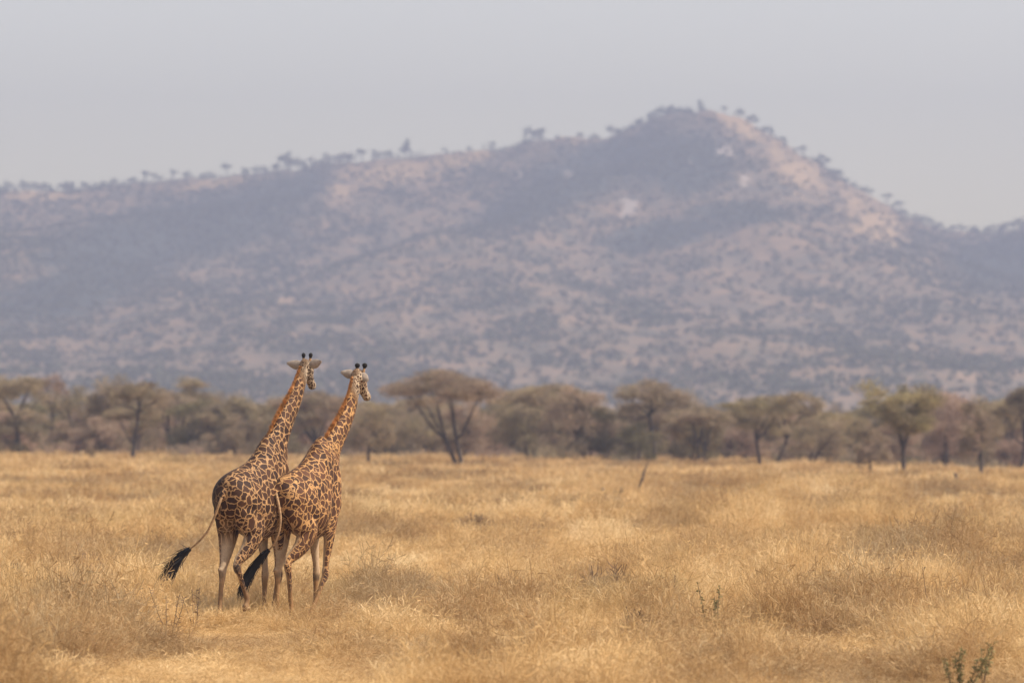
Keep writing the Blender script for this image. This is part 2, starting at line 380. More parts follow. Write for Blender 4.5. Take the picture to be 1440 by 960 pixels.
def tree_meshes(seed, H, W, form='umbrella', lean=0.0, stems=1, fork=0.3, nclump=34, ncard=330, tsize=1.0, mat=None, thick=0.16):
    rg = np.random.default_rng(seed)
    parts = []; limbs = []
    tr = 0.023 * H * tsize
    clumps = []
    for k in range(nclump):
        th = rg.uniform(0, 2 * math.pi); rr = math.sqrt(rg.uniform(0, 1))
        x = rr * math.cos(th) * W / 2 * 0.86; y = rr * math.sin(th) * W / 2 * 0.86
        if form == 'umbrella':
            top = H * (0.97 - 0.16 * rr ** 2.2); z = top - abs(rg.normal(0, 0.075)) * H
            if rg.random() < 0.22: z = top - rg.uniform(0.12, 0.36) * H
        elif form == 'layered':
            lv = rg.choice([0.96, 0.80, 0.64, 0.50], p=[0.2, 0.3, 0.3, 0.2]); s_ = {0.96: 0.5, 0.80: 0.8, 0.64: 1.0, 0.50: 0.8}[lv]
            x *= s_; y *= s_; z = H * (lv + rg.normal(0, 0.02) - 0.05 * rr)
        elif form == 'vase':
            z = H * (0.92 - 0.12 * rr - rg.uniform(0, 1) ** 1.1 * 0.50 * (1 - 0.35 * rr)) + 0.07 * H * (x < -.25 * W); q = 0.40 + 0.60 * smooth(0.42, 0.82, z / H); x *= q; y *= q
        else:
            z = H * (0.93 - 0.25 * rr ** 2 - rg.uniform(0, 1) * 0.62 * (1 - 0.2 * rr))
        clumps.append((x + lean * z, y, z))
    clumps = np.array(clumps)
    fh = fork * H
    base = np.array([0, 0, -0.25])
    for s in range(stems):
        off = (s - (stems - 1) / 2) * 0.05 * H
        b0 = base + np.array([off * 0.6, rg.uniform(-.1, .1), 0])
        top = np.array([lean * fh + off * 2.0 + rg.normal(0, .02) * H, rg.normal(0, .03) * H, fh])
        P = curve(b0, top, 6, 0, rg, 0.12); r = np.linspace(tr * 1.15, tr * 0.8, 6); r[0] *= 1.35
        parts.append(tube(P, r, 8)); 
        npri = 4 if stems > 1 else 6
        order = rg.permutation(len(clumps))[:npri]
        for c in order:
            e = clumps[c] * [0.72, 0.72, 1] + [0, 0, -0.05 * H]
            if s == 0 and stems > 1: e[0] = -abs(e[0]) * 0.9 + lean * H
            elif stems > 1: e[0] = abs(e[0]) * 0.9 + lean * H
            Q = curve(P[-1], e, 7, -0.05 + 0.09 * rg.random(), rg, 0.16); rq = np.linspace(tr * 0.66, tr * 0.16, 7)
            parts.append(tube(Q, rq, 6)); limbs.append(Q)
    LP = np.concatenate(limbs)
    for c in clumps:
        d = np.linalg.norm(LP - c, axis=1) + np.where(LP[:, 2] > c[2], 2.5, 0)
        Q = curve(LP[np.argmin(d)], c, 4, 0.03, rg, 0.2); parts.append(tube(Q, np.linspace(tr * 0.26, tr * 0.07, 4), 4))
        for q in range(3):
            e = c + rg.normal(size=3) * [W * .08, W * .08, H * .025]
            parts.append(tube(curve(c, e, 3, 0, rg), np.linspace(tr * 0.1, tr * 0.04, 3), 3))
    Vt, Ft = merge(parts)
    trunk = mesh_from('trunk', Vt, Ft, M_trunk, True)
    C = []; D = []; B = []
    for c in clumps:
        rw = W * rg.uniform(0.085, 0.19); rh = H * rg.uniform(0.035, 0.085) * (1.7 if form == 'round' else 1.0)
        n = int(ncard * (rw / (W * 0.125)) ** 1.3)
        g = rg.normal(size=(n, 3)); g /= np.linalg.norm(g, axis=1, keepdims=True); g *= rg.uniform(0, 1, (n, 1)) ** 0.42
        g *= 1 + 0.45 * rg.normal(size=(n, 1)) * (rg.random((n, 1)) < 0.25)
        p = g * [rw, rw, rh]; C.append(p + c)
        d = g * [1, 1, 0.35] + rg.normal(size=(n, 3)) * 0.5 + [0, 0, 0.22]; D.append(d)
        B.append(np.clip(rg.uniform(0.25, 0.75) + rg.normal(0, 0.18, n), 0, 1))
    C = np.concatenate(C); D = np.concatenate(D); B = np.concatenate(B); n = len(C)
    Vc, Fc = cards(C, D, rg.uniform(0.16, 0.5, n), rg.uniform(0.02, 0.055, n), rg)
    crown = mesh_from('crown', Vc, Fc, mat or M_crown); set_bl(crown, B)
    return trunk, crown

def place_tree(name, meshes, x, y, z, rz, sc, label, cat, group):
    t = empty(name, (x, y, z), rz); t.scale = sc if isinstance(sc, tuple) else (sc, sc, sc)
    tag(t, label, cat, group)
    link('trunk', meshes[0], t); link('crown', meshes[1], t)
    return t

# ------------------------------------------------------------------ the tree belt: named front trees, read off the photograph
G_FRONT = 'acacias along the front edge of the tree belt'
# (trunk px, base py, crown left, crown right, top py, form, stems, fork, material, clumps, label)
FT = [
 (28, 640, -32, 62, 519, 'umbrella', 1, .45, M_crown, 34, 'tall thin grey-brown acacia at the far left edge of the photo, taller than its neighbours'),
 (74, 636, 50, 95, 526, 'umbrella', 1, .55, M_crown_b, 20, 'slim bare acacia with a small flat top just right of the tall leftmost one'),
 (110, 637, 68, 145, 535, 'round', 2, .25, M_crown_g, 40, 'wide olive acacia between the far left trees and the leaning dark-stemmed one'),
 (16, 640, -15, 52, 583, 'round', 1, .25, M_crown_d, 26, 'low dark bushy acacia in front of the tall leftmost acacia'),
 (186, 645, 160, 236, 533, 'umbrella', 1, .62, M_crown, 30, 'flat-topped acacia with a bare dark curved trunk, far left of the giraffes'),
 (274, 638, 237, 306, 532, 'layered', 1, .45, M_crown_g, 40, 'olive tiered acacia with a pointed top left of the darker giraffe'),
 (339, 642, 314, 359, 560, 'umbrella', 2, .45, M_crown, 24, 'small thin acacia just left of the darker giraffe back'),
 (216, 637, 195, 250, 575, 'round', 1, .3, M_crown_b, 30, 'pale bushy acacia filling the gap between the curved trunk and the tiered olive one'),
 (440, 641, 405, 492, 545, 'round', 1, .3, M_crown, 44, 'broad grey acacia seen between the two giraffe necks'),
 (517, 649, 494, 549, 556, 'round', 1, .3, M_crown_g, 34, 'olive acacia behind the head of the front giraffe, with a dark stump-like foot'),
 (648, 653, 554, 692, 520, 'umbrella', 2, .30, M_crown, 56, 'largest umbrella acacia, two dark stems forking wide, right of the giraffes'),
 (596, 645, 560, 640, 577, 'round', 1, .28, M_crown, 34, 'lower grey acacia tucked under the left side of the largest umbrella acacia'),
 (744, 646, 690, 776, 545, 'round', 1, .3, M_crown, 44, 'rounded brown acacia directly right of the largest umbrella acacia'),
 (789, 648, 772, 862, 535, 'round', 2, .3, M_crown_b, 40, 'bare pinkish-brown acacia with a high thin top, left of centre umbrella tree'),
 (922, 651, 858, 958, 534, 'umbrella', 1, .6, M_crown, 36, 'flat-topped umbrella acacia in mid belt, above the dead slanting stick'),
 (893, 648, 862, 930, 592, 'round', 2, .2, M_crown_d, 28, 'short grey bush-like acacia under the mid belt umbrella acacia'),
 (967, 653, 948, 1022, 562, 'round', 1, .3, M_crown_g, 34, 'olive-topped acacia sloping down to the right of the mid belt umbrella acacia'),
 (1070, 654, 1014, 1102, 557, 'umbrella', 1, .4, M_crown_g, 40, 'wide olive acacia in the right half whose low crown starts the rise toward the right'),
 (1088, 655, 1082, 1156, 549, 'umbrella', 1, .4, M_crown_g, 34, 'olive flat-topped acacia on a slanting dark stem in the right half'),
 (1138, 658, 1115, 1196, 574, 'round', 2, .3, M_crown, 34, 'low brown acacia on paired dark stems left of the tall V-forked one'),
 (1226, 666, 1197, 1252, 590, 'round', 1, .3, M_crown, 28, 'small dull acacia close in front at the left foot of the V-forked one'),
 (1270, 671, 1216, 1321, 525, 'vase', 1, .30, M_crown_g, 50, 'tall olive acacia with a slim V-forked trunk standing nearest, right part of the photo'),
 (1330, 660, 1303, 1357, 564, 'round', 1, .25, M_crown_b, 34, 'reddish-brown bare acacia just right of the V-forked acacia'),
 (1382, 667, 1350, 1408, 553, 'round', 1, .35, M_crown, 36, 'dark-footed brown acacia near the right edge of the photo'),
 (1432, 664, 1410, 1478, 543, 'umbrella', 1, .35, M_crown_d, 38, 'darkest green acacia cut by the right edge of the photo'),
]
for i, (tx, by, cl, cr, ty, form, stems, fork, mat, nc, lab) in enumerate(FT):
    # distance of the foot on the gently tilted plain
    Y = 600.0
    for it in range(12):
        x = (tx - 720) / FPX * Y; gz = float(zg(x, Y)); Y = Y * 0.5 + 0.5 * min(max((CAMZ - gz) * FPX / max(by + 7 - HOR, 8), 400), 720)
    x = (tx - 720) / FPX * Y; gz = float(zg(x, Y))
    H = CAMZ + (HOR - ty) / FPX * Y - gz; W = (cr - cl) / FPX * Y * 1.24
    lean = ((cl + cr) / 2 - tx) / FPX * Y / (H * 0.8)
    t = tree_meshes(100 + i, H, W, form, lean, stems, fork, nc, int(165 * max(0.6, min(1.7, W / 6))), 1.0, mat)
    place_tree('acacia_tree', t, x, Y, gz, 0, 1.0, lab, 'tree', G_FRONT)

# second stem of the curved acacia: a broken bare snag beside it
Y = 600; x, _, _ = at(193, 645, Y)
P = np.array([(0, 0, -.2), (0.05, 0, 1.0), (0.2, 0, 2.0), (0.35, 0, 2.6), (1.0, 0, 2.95), (1.6, 0, 2.9)])
tag(link('dead_tree', mesh_from('dead_tree', *tube(P, [.16, .14, .12, .10, .06, .03]), M_dead, True), None, (x, Y, float(zg(x, Y)))),
    'bare bent dead trunk leaning right beside the acacia with the curved trunk', 'dead tree')

# far rows, six kinds copied
protos = []
for k, (H, W, form, mat, st) in enumerate([(6.2, 6.5, 'round', M_crown, 1), (5.6, 7, 'umbrella', M_crown, 2), (6.6, 5.5, 'round', M_crown_b, 1),
                                           (5.0, 6.0, 'round', M_crown_d, 2), (6.0, 7.5, 'umbrella', M_crown_g, 1), (4.4, 5.5, 'round', M_crown_b, 2)]):
    protos.append(tree_meshes(300 + k, H, W, form, 0.03 * (k % 3 - 1), st, .3, 34, 260, 1.0, mat))
FAR = [('grey-brown round acacia', 'hazy grey-brown round acacia in the crowded rows behind the front trees'),
       ('', 'hazy flat-topped brown acacia in the crowded rows behind the front trees'),
       ('', 'hazy bare pinkish acacia in the crowded rows behind the front trees'),
       ('', 'hazy dark bushy acacia in the crowded rows behind the front trees'),
       ('', 'hazy olive flat-topped acacia in the crowded rows behind the front trees'),
       ('', 'hazy low bare acacia in the crowded rows behind the front trees')]
rr = random.Random(5)
rows = [(612, 15), (640, 22), (690, 22), (750, 20), (830, 21), (930, 22)]
for ri, (Y0, cnt) in enumerate(rows):
    for k in range(cnt):
        px = -60 + 1560 * (k + rr.uniform(0.05, 0.95)) / cnt
        Y = Y0 + rr.uniform(-22, 22); x = (px - 720) / FPX * Y
        p = rr.randrange(6); s = rr.uniform(0.90, 1.36) * (1.0 + 0.0009 * (Y - 640))
        if 545 < px < 558 or 360 < px < 400: s *= 0.75
        place_tree('acacia_tree', protos[p], x, Y, float(zg(x, Y)), rr.uniform(0, 6.28), (s * rr.uniform(.9, 1.15), s, s * rr.uniform(.85, 1.1)),
                   FAR[p][1], 'tree', FAR[p][1].replace('acacia', 'acacias').replace('hazy ', ''))

# ------------------------------------------------------------------ undergrowth and low shrubs on the plain
def shrub_mesh(seed, W, H, n, mat, cs=1.0):
    rg = np.random.default_rng(seed)
    C = []; D = []; B = []
    for k in range(9):
        a = rg.uniform(0, 6.28); r_ = math.sqrt(rg.random()) * W * 0.34
        c = np.array([math.cos(a) * r_, math.sin(a) * r_, 0]); m = n // 9
        g = rg.normal(size=(m, 3)); g /= np.linalg.norm(g, axis=1, keepdims=True); g *= rg.uniform(0, 1, (m, 1)) ** 0.5
        g[:, 2] = abs(g[:, 2]); h = H * rg.uniform(0.55, 1.0)
        C.append(c + g * [W * 0.24, W * 0.24, h]); D.append(g * [1, 1, 0.9] + rg.normal(size=(m, 3)) * 0.4 + [0, 0, 0.4])
        B.append(np.clip(rg.uniform(.3, .7) + rg.normal(0, .2, m), 0, 1))
    C = np.concatenate(C); D = np.concatenate(D); B = np.concatenate(B)
    Vc, Fc = cards(C, D, rg.uniform(0.10, 0.26, len(C)) * cs, rg.uniform(0.012, 0.03, len(C)) * cs, rg)
    me = mesh_from('shrub', Vc, Fc, mat); set_bl(me, B); return me

under = [shrub_mesh(500 + k, 3.2, 1.5, 1800, [M_shrub, M_crown_b, M_crown_d, M_crown][k], 1.5) for k in range(4)]
UN = ['brown thorn bush in the undergrowth along the foot of the trees', 'pale bare bush in the undergrowth along the foot of the trees',
      'dark thorn bush in the undergrowth along the foot of the trees', 'grey bush in the undergrowth along the foot of the trees']
for k in range(210):
    px = -40 + 1520 * ((k * 7) % 105 + rr.uniform(0.1, 0.9)) / 105; Y = rr.uniform(585, 670) if k < 105 else rr.uniform(700, 950); p = rr.randrange(4)
    x = (px - 720) / FPX * Y; s = rr.uniform(0.8, 1.9) * (1 if k < 105 else 1.6)
    o = link('thorn_bush', under[p], None, (x, Y, float(zg(x, Y)) - 0.1)); o.scale = (s * 1.2, s, s * rr.uniform(.8, 1.3)); o.rotation_euler.z = rr.uniform(0, 6)
    tag(o, UN[p], 'bush', UN[p].replace('bush', 'bushes').split(' in the')[0] + ' under the trees')

def groundY(px, py):
    Y = 200.0
    for it in range(30):
        x = (px - 720) / FPX * Y; Y = 0.6 * Y + 0.4 * (CAMZ - float(zg(x, Y))) * FPX / (py - HOR)
    return (px - 720) / FPX * Y, Y
SH = [(125, 648, 26, 24, 'small dark thorn bush at the grass edge below the wide olive acacia at the left', 1),
      (1022, 740, 95, 24, 'widest low grey-brown shrub patch in the right middle of the grass', 0),
      (1082, 735, 60, 18, 'low shrub patch touching the right end of the widest grey-brown patch', 0),
      (1140, 738, 40, 18, 'small rounded shrub right of the widest grey-brown patch', 1),
      (1172, 742, 30, 15, 'tiny dark shrub between two rounded shrubs in the right middle grass', 1),
      (1234, 741, 34, 17, 'rounded shrub left of the long dark patch near the right side', 1),
      (1300, 738, 90, 20, 'long dark low shrub patch in the grass toward the right side', 0),
      (1350, 735, 40, 18, 'dark knobby shrub at the right end of the long dark patch', 1),
      (1366, 757, 80, 18, 'low grey-green shrub patch below the long dark patch at the right', 0),
      (1424, 778, 60, 32, 'tallest tangled shrub in the grass at the right edge of the photo', 1),
      (668, 742, 60, 9, 'small brown shrub in the grass right of the giraffes', 1),
      (552, 702, 36, 12, 'flat brown shrub far out in the grass behind the giraffes on the right', 0),
      (870, 703, 22, 10, 'tiny dark shrub beneath the dead slanting stick', 1),
      (925, 725, 60, 14, 'flat shrub patch below and right of the dead slanting stick', 0),
      (120, 826, 70, 34, 'reddish-brown shrub in the grass left of the giraffe tails', 0),
      (22, 842, 50, 30, 'brown shrub at the left edge of the foreground grass', 0),
      (700, 860, 110, 26, 'dark tangled shrub in the grass between giraffes and photo centre', 1),
      (860, 848, 90, 34, 'reddish shrub in the grass near the photo centre', 0),
      (1265, 772, 30, 16, 'small shrub beside the forked dead twig on the right', 1),
      (1240, 858, 100, 22, 'long low brown shrub in the right foreground grass', 0),
      (190, 662, 60, 8, 'flat grey shrub patch just below the curved-trunk acacia', 0),
      (905, 912, 80, 22, 'brown shrub in the foreground grass right of the photo centre', 0)]
for i, (px, py, w, h, lab, mk) in enumerate(SH):
    x, Y = groundY(px, py + 6); s = Y / FPX
    me = shrub_mesh(600 + i, w * s, h * s * 0.95 + 0.56, int(700 + w * 11), M_shrub, 0.7 + Y / 500)
    o = link('low_shrub', me, None, (x, Y, float(zg(x, Y)) - 0.05)); o.scale = (1, 0.6, 1)
    tag(o, lab, 'shrub', 'low shrubs scattered in the grass')

# dead sticks and stumps
def stick(name, px, py, pts, rad, label, cat='dead wood', extra=()):
    x, Y = groundY(px, py); s = Y / FPX
    P = [(a * s, 0.0 + 0.02 * k, b * s) for k, (a, b) in enumerate(pts)]
    parts = [tube(np.array(P), rad, 7)]
    for (e, er) in extra:
        parts.append(tube(np.array([(a * s, 0.02 * k, b * s) for k, (a, b) in enumerate(e)]), er, 6))
    return tag(link(name, mesh_from(name, *merge(parts), M_dead, True), None, (x, Y, float(zg(x, Y)))), label, cat)
stick('dead_sapling', 896, 700, [(0, -2), (2, 12), (5, 22), (9, 34), (12, 42), (16, 52)], [.055, .06, .05, .065, .04, .015], 'dark slanting dead stick standing in the grass below the mid belt umbrella acacia',
      extra=[([(5, 22), (9, 26), (10, 29)], [.03, .02, .01])])
stick('tree_stump', 847, 704, [(0, -2), (0, 8), (1, 14), (0, 18)], [.05, .06, .09, .05], 'short dark stump in the grass left of the dead slanting stick', 'stump')
stick('tree_stump', 1345, 690, [(0, -2), (-1, 9), (0, 19), (-2, 27)], [.11, .11, .10, .07], 'thick pale standing stump at the right, below the reddish-brown bare acacia', 'stump')
stick('dead_sapling', 1260, 678, [(0, -2), (0, 10), (1, 20), (-1, 30)], [.05, .05, .04, .02], 'thin upright dead stick just left of the V-forked acacia trunk')
stick('tree_stump', 1376, 690, [(0, -2), (0, 9), (0, 16)], [.12, .12, .09], 'low pale stump to the right of the thick standing stump', 'stump')
stick('dead_twig', 1262, 778, [(0, -2), (2, 12), (5, 26), (2, 34)], [.04, .04, .025, .01], 'forked dead twig sticking out of the grass at the right',
      extra=[([(2, 12), (-4, 18), (-7, 22)], [.03, .02, .01])])

# foreground weeds
def weed(px, py, hpx, seed, label, stems=3, leafy=1.0, spread=0.25, seedheads=False, lean=0.0):
    rg = np.random.default_rng(seed); x, Y = groundY(px, py); s = Y / FPX; Hm = hpx * s
    root = empty('weed_plant', (x, Y, float(zg(x, Y)))); tag(root, label, 'plant')
    parts = []; LC = []; LD = []
    for k in range(stems):
        e = np.array([rg.normal(0, spread) * Hm * 0.5 + lean * Hm, rg.normal(0, .1) * Hm, Hm * rg.uniform(0.72, 1.0)])
        P = curve((rg.normal(0, .02), 0, -0.05), e, 8, 0, rg, 0.12); parts.append(tube(P, np.linspace(.010, .004, 8), 5))
        m = int(28 * leafy)
        for q in range(m):
            t = rg.uniform(0.45, 1.0); f = t * 7; i = min(int(f), 6); c = P[i] + (P[i + 1] - P[i]) * (f - i)
            d = rg.normal(size=3) * [1, 1, 0.6]; d /= np.linalg.norm(d); LC.append(c + d * 0.035); LD.append(d)
    Vt, Ft = merge(parts); link('stem', mesh_from('stem', Vt, Ft, M_weedbrown, True), root)
    n = len(LC)
    if n:
        Vc, Fc = cards(np.array(LC), np.array(LD), rg.uniform(.025, .065, n), rg.uniform(.012, .03, n) * (0.7 if seedheads else 1), rg)
        link('seed_head' if seedheads else 'foliage', mesh_from('foliage', Vc, Fc, M_weedbrown if seedheads else M_weed), root)
weed(1002, 925, 108, 1, 'green leafy weed with two sprays standing above the grass, right of the photo centre', 4, 1.8, 0.35)
weed(1350, 990, 82, 2, 'tall dark green weed clump at the bottom right of the photo', 6, 2.0, 0.45)
weed(1378, 985, 90, 3, 'dark slender weed right of the bottom right weed clump', 3, 1.6, 0.2)
weed(1315, 915, 120, 4, 'bare thin brown stalk rising out of the right foreground grass', 1, 0.3, 0.1, True, -0.12)
weed(945, 868, 66, 5, 'brown seed-headed weed left of the green leafy weed', 3, 0.9, 0.4, True)
weed(238, 905, 80, 6, 'thin dark weed stalks in the grass under the tail of the darker giraffe', 4, 0.7, 0.5, True)
weed(275, 895, 72, 8, 'thin dark seed stalks between the darker giraffe tail and hind leg', 4, 0.7, 0.3, True)
weed(134, 860, 62, 9, 'thin brown seed stalks at the left of the foreground grass', 2, 0.6, 0.3, True)
weed(1052, 868, 60, 10, 'small brown seed-headed weed right of the green leafy weed', 3, 0.9, 0.4, True)
weed(782, 940, 50, 11, 'low brown seed-headed weed in the foreground at the photo centre', 3, 0.9, 0.5, True)
weed(18, 975, 60, 12, 'dark weed tuft at the bottom left corner', 5, 1.2, 0.6, True)

# ------------------------------------------------------------------ hillside scrub (uncountable) and the trees on the skyline
def scrub():
    rg = np.random.default_rng(9)
    n = 60000
    y = KH * (1460 + (YR + 10 - 1460) * rg.random(n) ** 0.85); x = (rg.random(n) - 0.5) * 0.22 * y
    z = hill(x, y); px = 720 + x / y * FPX; py = HOR - (z - CAMZ) / y * FPX
    low = 1 - 0.30 * (1 - smooth(60, 150, z))
    d = 0.34 * low + 1.1 * low * smooth(0.44, 0.60, fbm(x / 40, y / 130, 3, 4)) * (0.45 + 0.55 * smooth(.35, .6, fbm(x / 120, y / 320, 4, 2)))
    zd = np.zeros(n); zg_ = np.zeros(n); zr = np.zeros(n)
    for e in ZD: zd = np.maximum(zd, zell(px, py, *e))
    for e in ZG: zg_ = np.maximum(zg_, zell(px, py, *e))
    for e in ZR: zr = np.maximum(zr, zell(px, py, *e))
    d = d * (1 - 0.75 * np.clip(zg_ * 1.3, 0, 1)) * (1 - zr) + 0.5 * zd * (1 - zg_)  # scrub thickened to deepen the painted shade zones
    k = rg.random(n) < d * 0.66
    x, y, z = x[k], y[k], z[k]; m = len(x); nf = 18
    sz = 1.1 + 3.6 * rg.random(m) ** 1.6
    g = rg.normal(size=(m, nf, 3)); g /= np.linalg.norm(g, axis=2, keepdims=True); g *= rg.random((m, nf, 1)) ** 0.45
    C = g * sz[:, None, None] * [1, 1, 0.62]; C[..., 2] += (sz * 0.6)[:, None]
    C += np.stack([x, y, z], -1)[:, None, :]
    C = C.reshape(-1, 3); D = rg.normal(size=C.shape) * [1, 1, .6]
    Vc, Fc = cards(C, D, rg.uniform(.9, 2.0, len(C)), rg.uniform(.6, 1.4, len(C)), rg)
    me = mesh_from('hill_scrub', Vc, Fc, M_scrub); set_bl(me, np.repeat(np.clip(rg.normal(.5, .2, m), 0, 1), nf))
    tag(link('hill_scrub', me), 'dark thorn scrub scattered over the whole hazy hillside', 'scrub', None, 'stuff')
    return m
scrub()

rp = [tree_meshes(700 + k, H, W, f, 0.0, 1, .3, 14, 75, 1.5, M_scrub) for k, (H, W, f) in enumerate([(8, 7, 'umbrella'), (6, 7, 'round'), (9, 5.5, 'round'), (5, 6, 'round')])]
for t in rp:   # coarser foliage for trees over three kilometres away
    v = np.zeros(len(t[1].vertices) * 3, np.float32); t[1].vertices.foreach_get('co', v); v = v.reshape(-1, 4, 3)
    c = v.mean(1, keepdims=True); v = c + (v - c) * np.array([2.6]); t[1].vertices.foreach_set('co', v.astype(np.float32).ravel())
RT = [ # px, height px, kind, label or None
 (570, 25, 2, 'tallest tree on the skyline, standing dark above the tan crest'), (405, 24, 1, 'round tree high on the skyline left of the tallest one'),
 (204, 15, 0, 'umbrella-shaped tree alone on the left skyline'), (221, 12, 1, 'round tree right beside the umbrella-shaped one on the left skyline'),
 (243, 13, 0, 'flat-topped tree third in the left skyline cluster'), (318, 16, 0, 'flat-topped skyline tree between the left cluster and the high round tree'),
 (508, 16, 0, 'flat-topped skyline tree just left of the tallest one'), (530, 12, 3, None), (545, 11, 3, None), (748, 18, 1, 'broad round tree at the step of the ridge left of the summit'),
 (762, 15, 0, 'flat tree touching the broad round one at the ridge step'), (692, 11, 0, 'small flat-topped tree alone on the crest between the tallest tree and the ridge step'),
 (862, 14, 1, 'round tree where the summit slope begins'), (816, 8, 3, None), (836, 8, 3, None), (660, 7, 3, None), (625, 8, 0, None),
 (12, 13, 1, None), (35, 14, 1, None), (52, 12, 3, None), (66, 12, 3, None), (90, 14, 1, None), (98, 12, 3, None), (120, 10, 3, None), (145, 8, 3, None), (160, 9, 3, None), (185, 9, 3, None),
 (262, 9, 3, None), (285, 9, 3, None), (298, 11, 1, None), (345, 9, 3, None), (360, 11, 1, None), (372, 9, 3, None), (388, 10, 3, None), (425, 12, 3, None), (440, 13, 1, None), (462, 14, 1, None), (480, 13, 3, None), (493, 14, 1, None),
 (900, 12, 1, None), (918, 12, 3, None), (930, 14, 1, None), (942, 11, 3, None), (955, 10, 1, None), (968, 9, 3, None), (985, 15, 2, 'slim upright tree at the very summit'), (1018, 10, 0, None), (1040, 12, 1, None), (1058, 13, 3, None), (1076, 9, 3, None),
 (1084, 12, 2, None), (1100, 7, 3, None), (1129, 13, 0, 'flat-topped tree on the right slope just below the summit'), (1150, 14, 1, None), (1158, 15, 1, 'round tree below the flat-topped one on the right skyline slope'), (1180, 8, 3, None), (1200, 7, 3, None),
 (1220, 11, 1, None), (1247, 14, 0, 'small umbrella-shaped tree halfway down the right skyline slope'), (1264, 14, 0, None), (1270, 9, 3, None), (1290, 12, 1, None), (1304, 13, 1, None), (1320, 10, 3, None), (1338, 9, 3, None), (1352, 11, 1, None), (1370, 10, 3, None), (1392, 13, 1, None), (1408, 12, 3, None), (1425, 15, 1, None), (1438, 14, 1, None), (1452, 14, 1, None),
]
hh = [8, 6, 9, 5]
KL = ['flat-topped', 'round', 'slim', 'low bushy']
for (px, hp, k, lab) in RT:
    x = (px - 720) / FPX * YR * KH; s = hp * YR * KH / FPX / hh[k] * 1.18
    y = (YR - 3) * KH; z = float(hill(x, y)) - 0.6
    side = 'left' if px < 700 else ('summit' if px < 1070 else 'right')
    l2 = {'left': 'small %s hazy tree along the left half of the skyline', 'summit': 'small %s hazy tree on the summit skyline', 'right': 'small %s hazy tree along the right slope of the skyline'}[side] % KL[k]
    place_tree('ridge_tree', rp[k], x, y, z, rr.uniform(0, 6.28), (s * 1.1, s * 1.1, s), lab or l2, 'tree', 'hazy trees along the hill skyline' if lab else l2.replace('tree', 'trees'))

# ------------------------------------------------------------------ grass (uncountable): tufts set out by geometry nodes
def tuft(seed, nb, rad, h0, h1, w0, w1, lean=0.12, heads=0.25, spray=4):
    rg = np.random.default_rng(seed); V = []; F = []; B = []
    a = rg.uniform(0, 6.283, nb); r_ = np.sqrt(rg.random(nb)) * rad
    for i in range(nb):
        h = rg.uniform(h0, h1) * (1.0 - 0.25 * r_[i] / rad); w = rg.uniform(w0, w1)
        b = np.array([math.cos(a[i]) * r_[i], math.sin(a[i]) * r_[i], -0.04])
        d = np.array([math.cos(a[i]), math.sin(a[i]), 0]) * rg.uniform(0, 0.35) * (0.3 + r_[i] / rad) + np.array([lean + rg.normal(0, .30), rg.normal(0, .30), 0])
        th = rg.uniform(0, 6.28); s = np.array([math.cos(th), math.sin(th), 0])
        o = len(V); droop = rg.uniform(0.0, 0.5)
        head = rg.random() < heads
        ts = (0, 0.45, 0.78, 1.0)
        ws = (0.9, 0.8, 0.55, 0.1) if not head else (0.4, 0.35, 0.5, 0.4)
        def cen(t): return b + d * h * t * t + np.array([0, 0, 1]) * h * (t - droop * t ** 3 * 0.5)
        for t, ww in zip(ts, ws):
            c = cen(t); V.append(c - s * w * ww / 2); V.append(c + s * w * ww / 2)
        bl = rg.random() ** 1.5
        for k in range(3): F.append((o + 2 * k, o + 2 * k + 1, o + 2 * k + 3, o + 2 * k + 2)); B.append(bl)
        if head:      # an open seed spray: short spikelets round the tip
            for q in range(spray):
                c = cen(rg.uniform(.72, 1.0)); dd = rg.normal(size=3) * [1, 1, .5] + [0, 0, .7] + d; dd /= np.linalg.norm(dd); L = rg.uniform(.05, .12) * (h1 / .56)
                sd = np.cross(dd, rg.normal(size=3)); sd /= np.linalg.norm(sd); o = len(V); ww = w * rg.uniform(.7, 1.3)
                V += [c - sd * ww * .3, c + sd * ww * .3, c + dd * L + sd * ww * .5, c + dd * L - sd * ww * .5]; F.append((o, o + 1, o + 2, o + 3)); B.append(min(1, bl * .6 + rg.uniform(.1, .5)))
    me = mesh_from('grass_tuft', np.array(V), np.array(F), M_grass); set_bl(me, B)
    return me

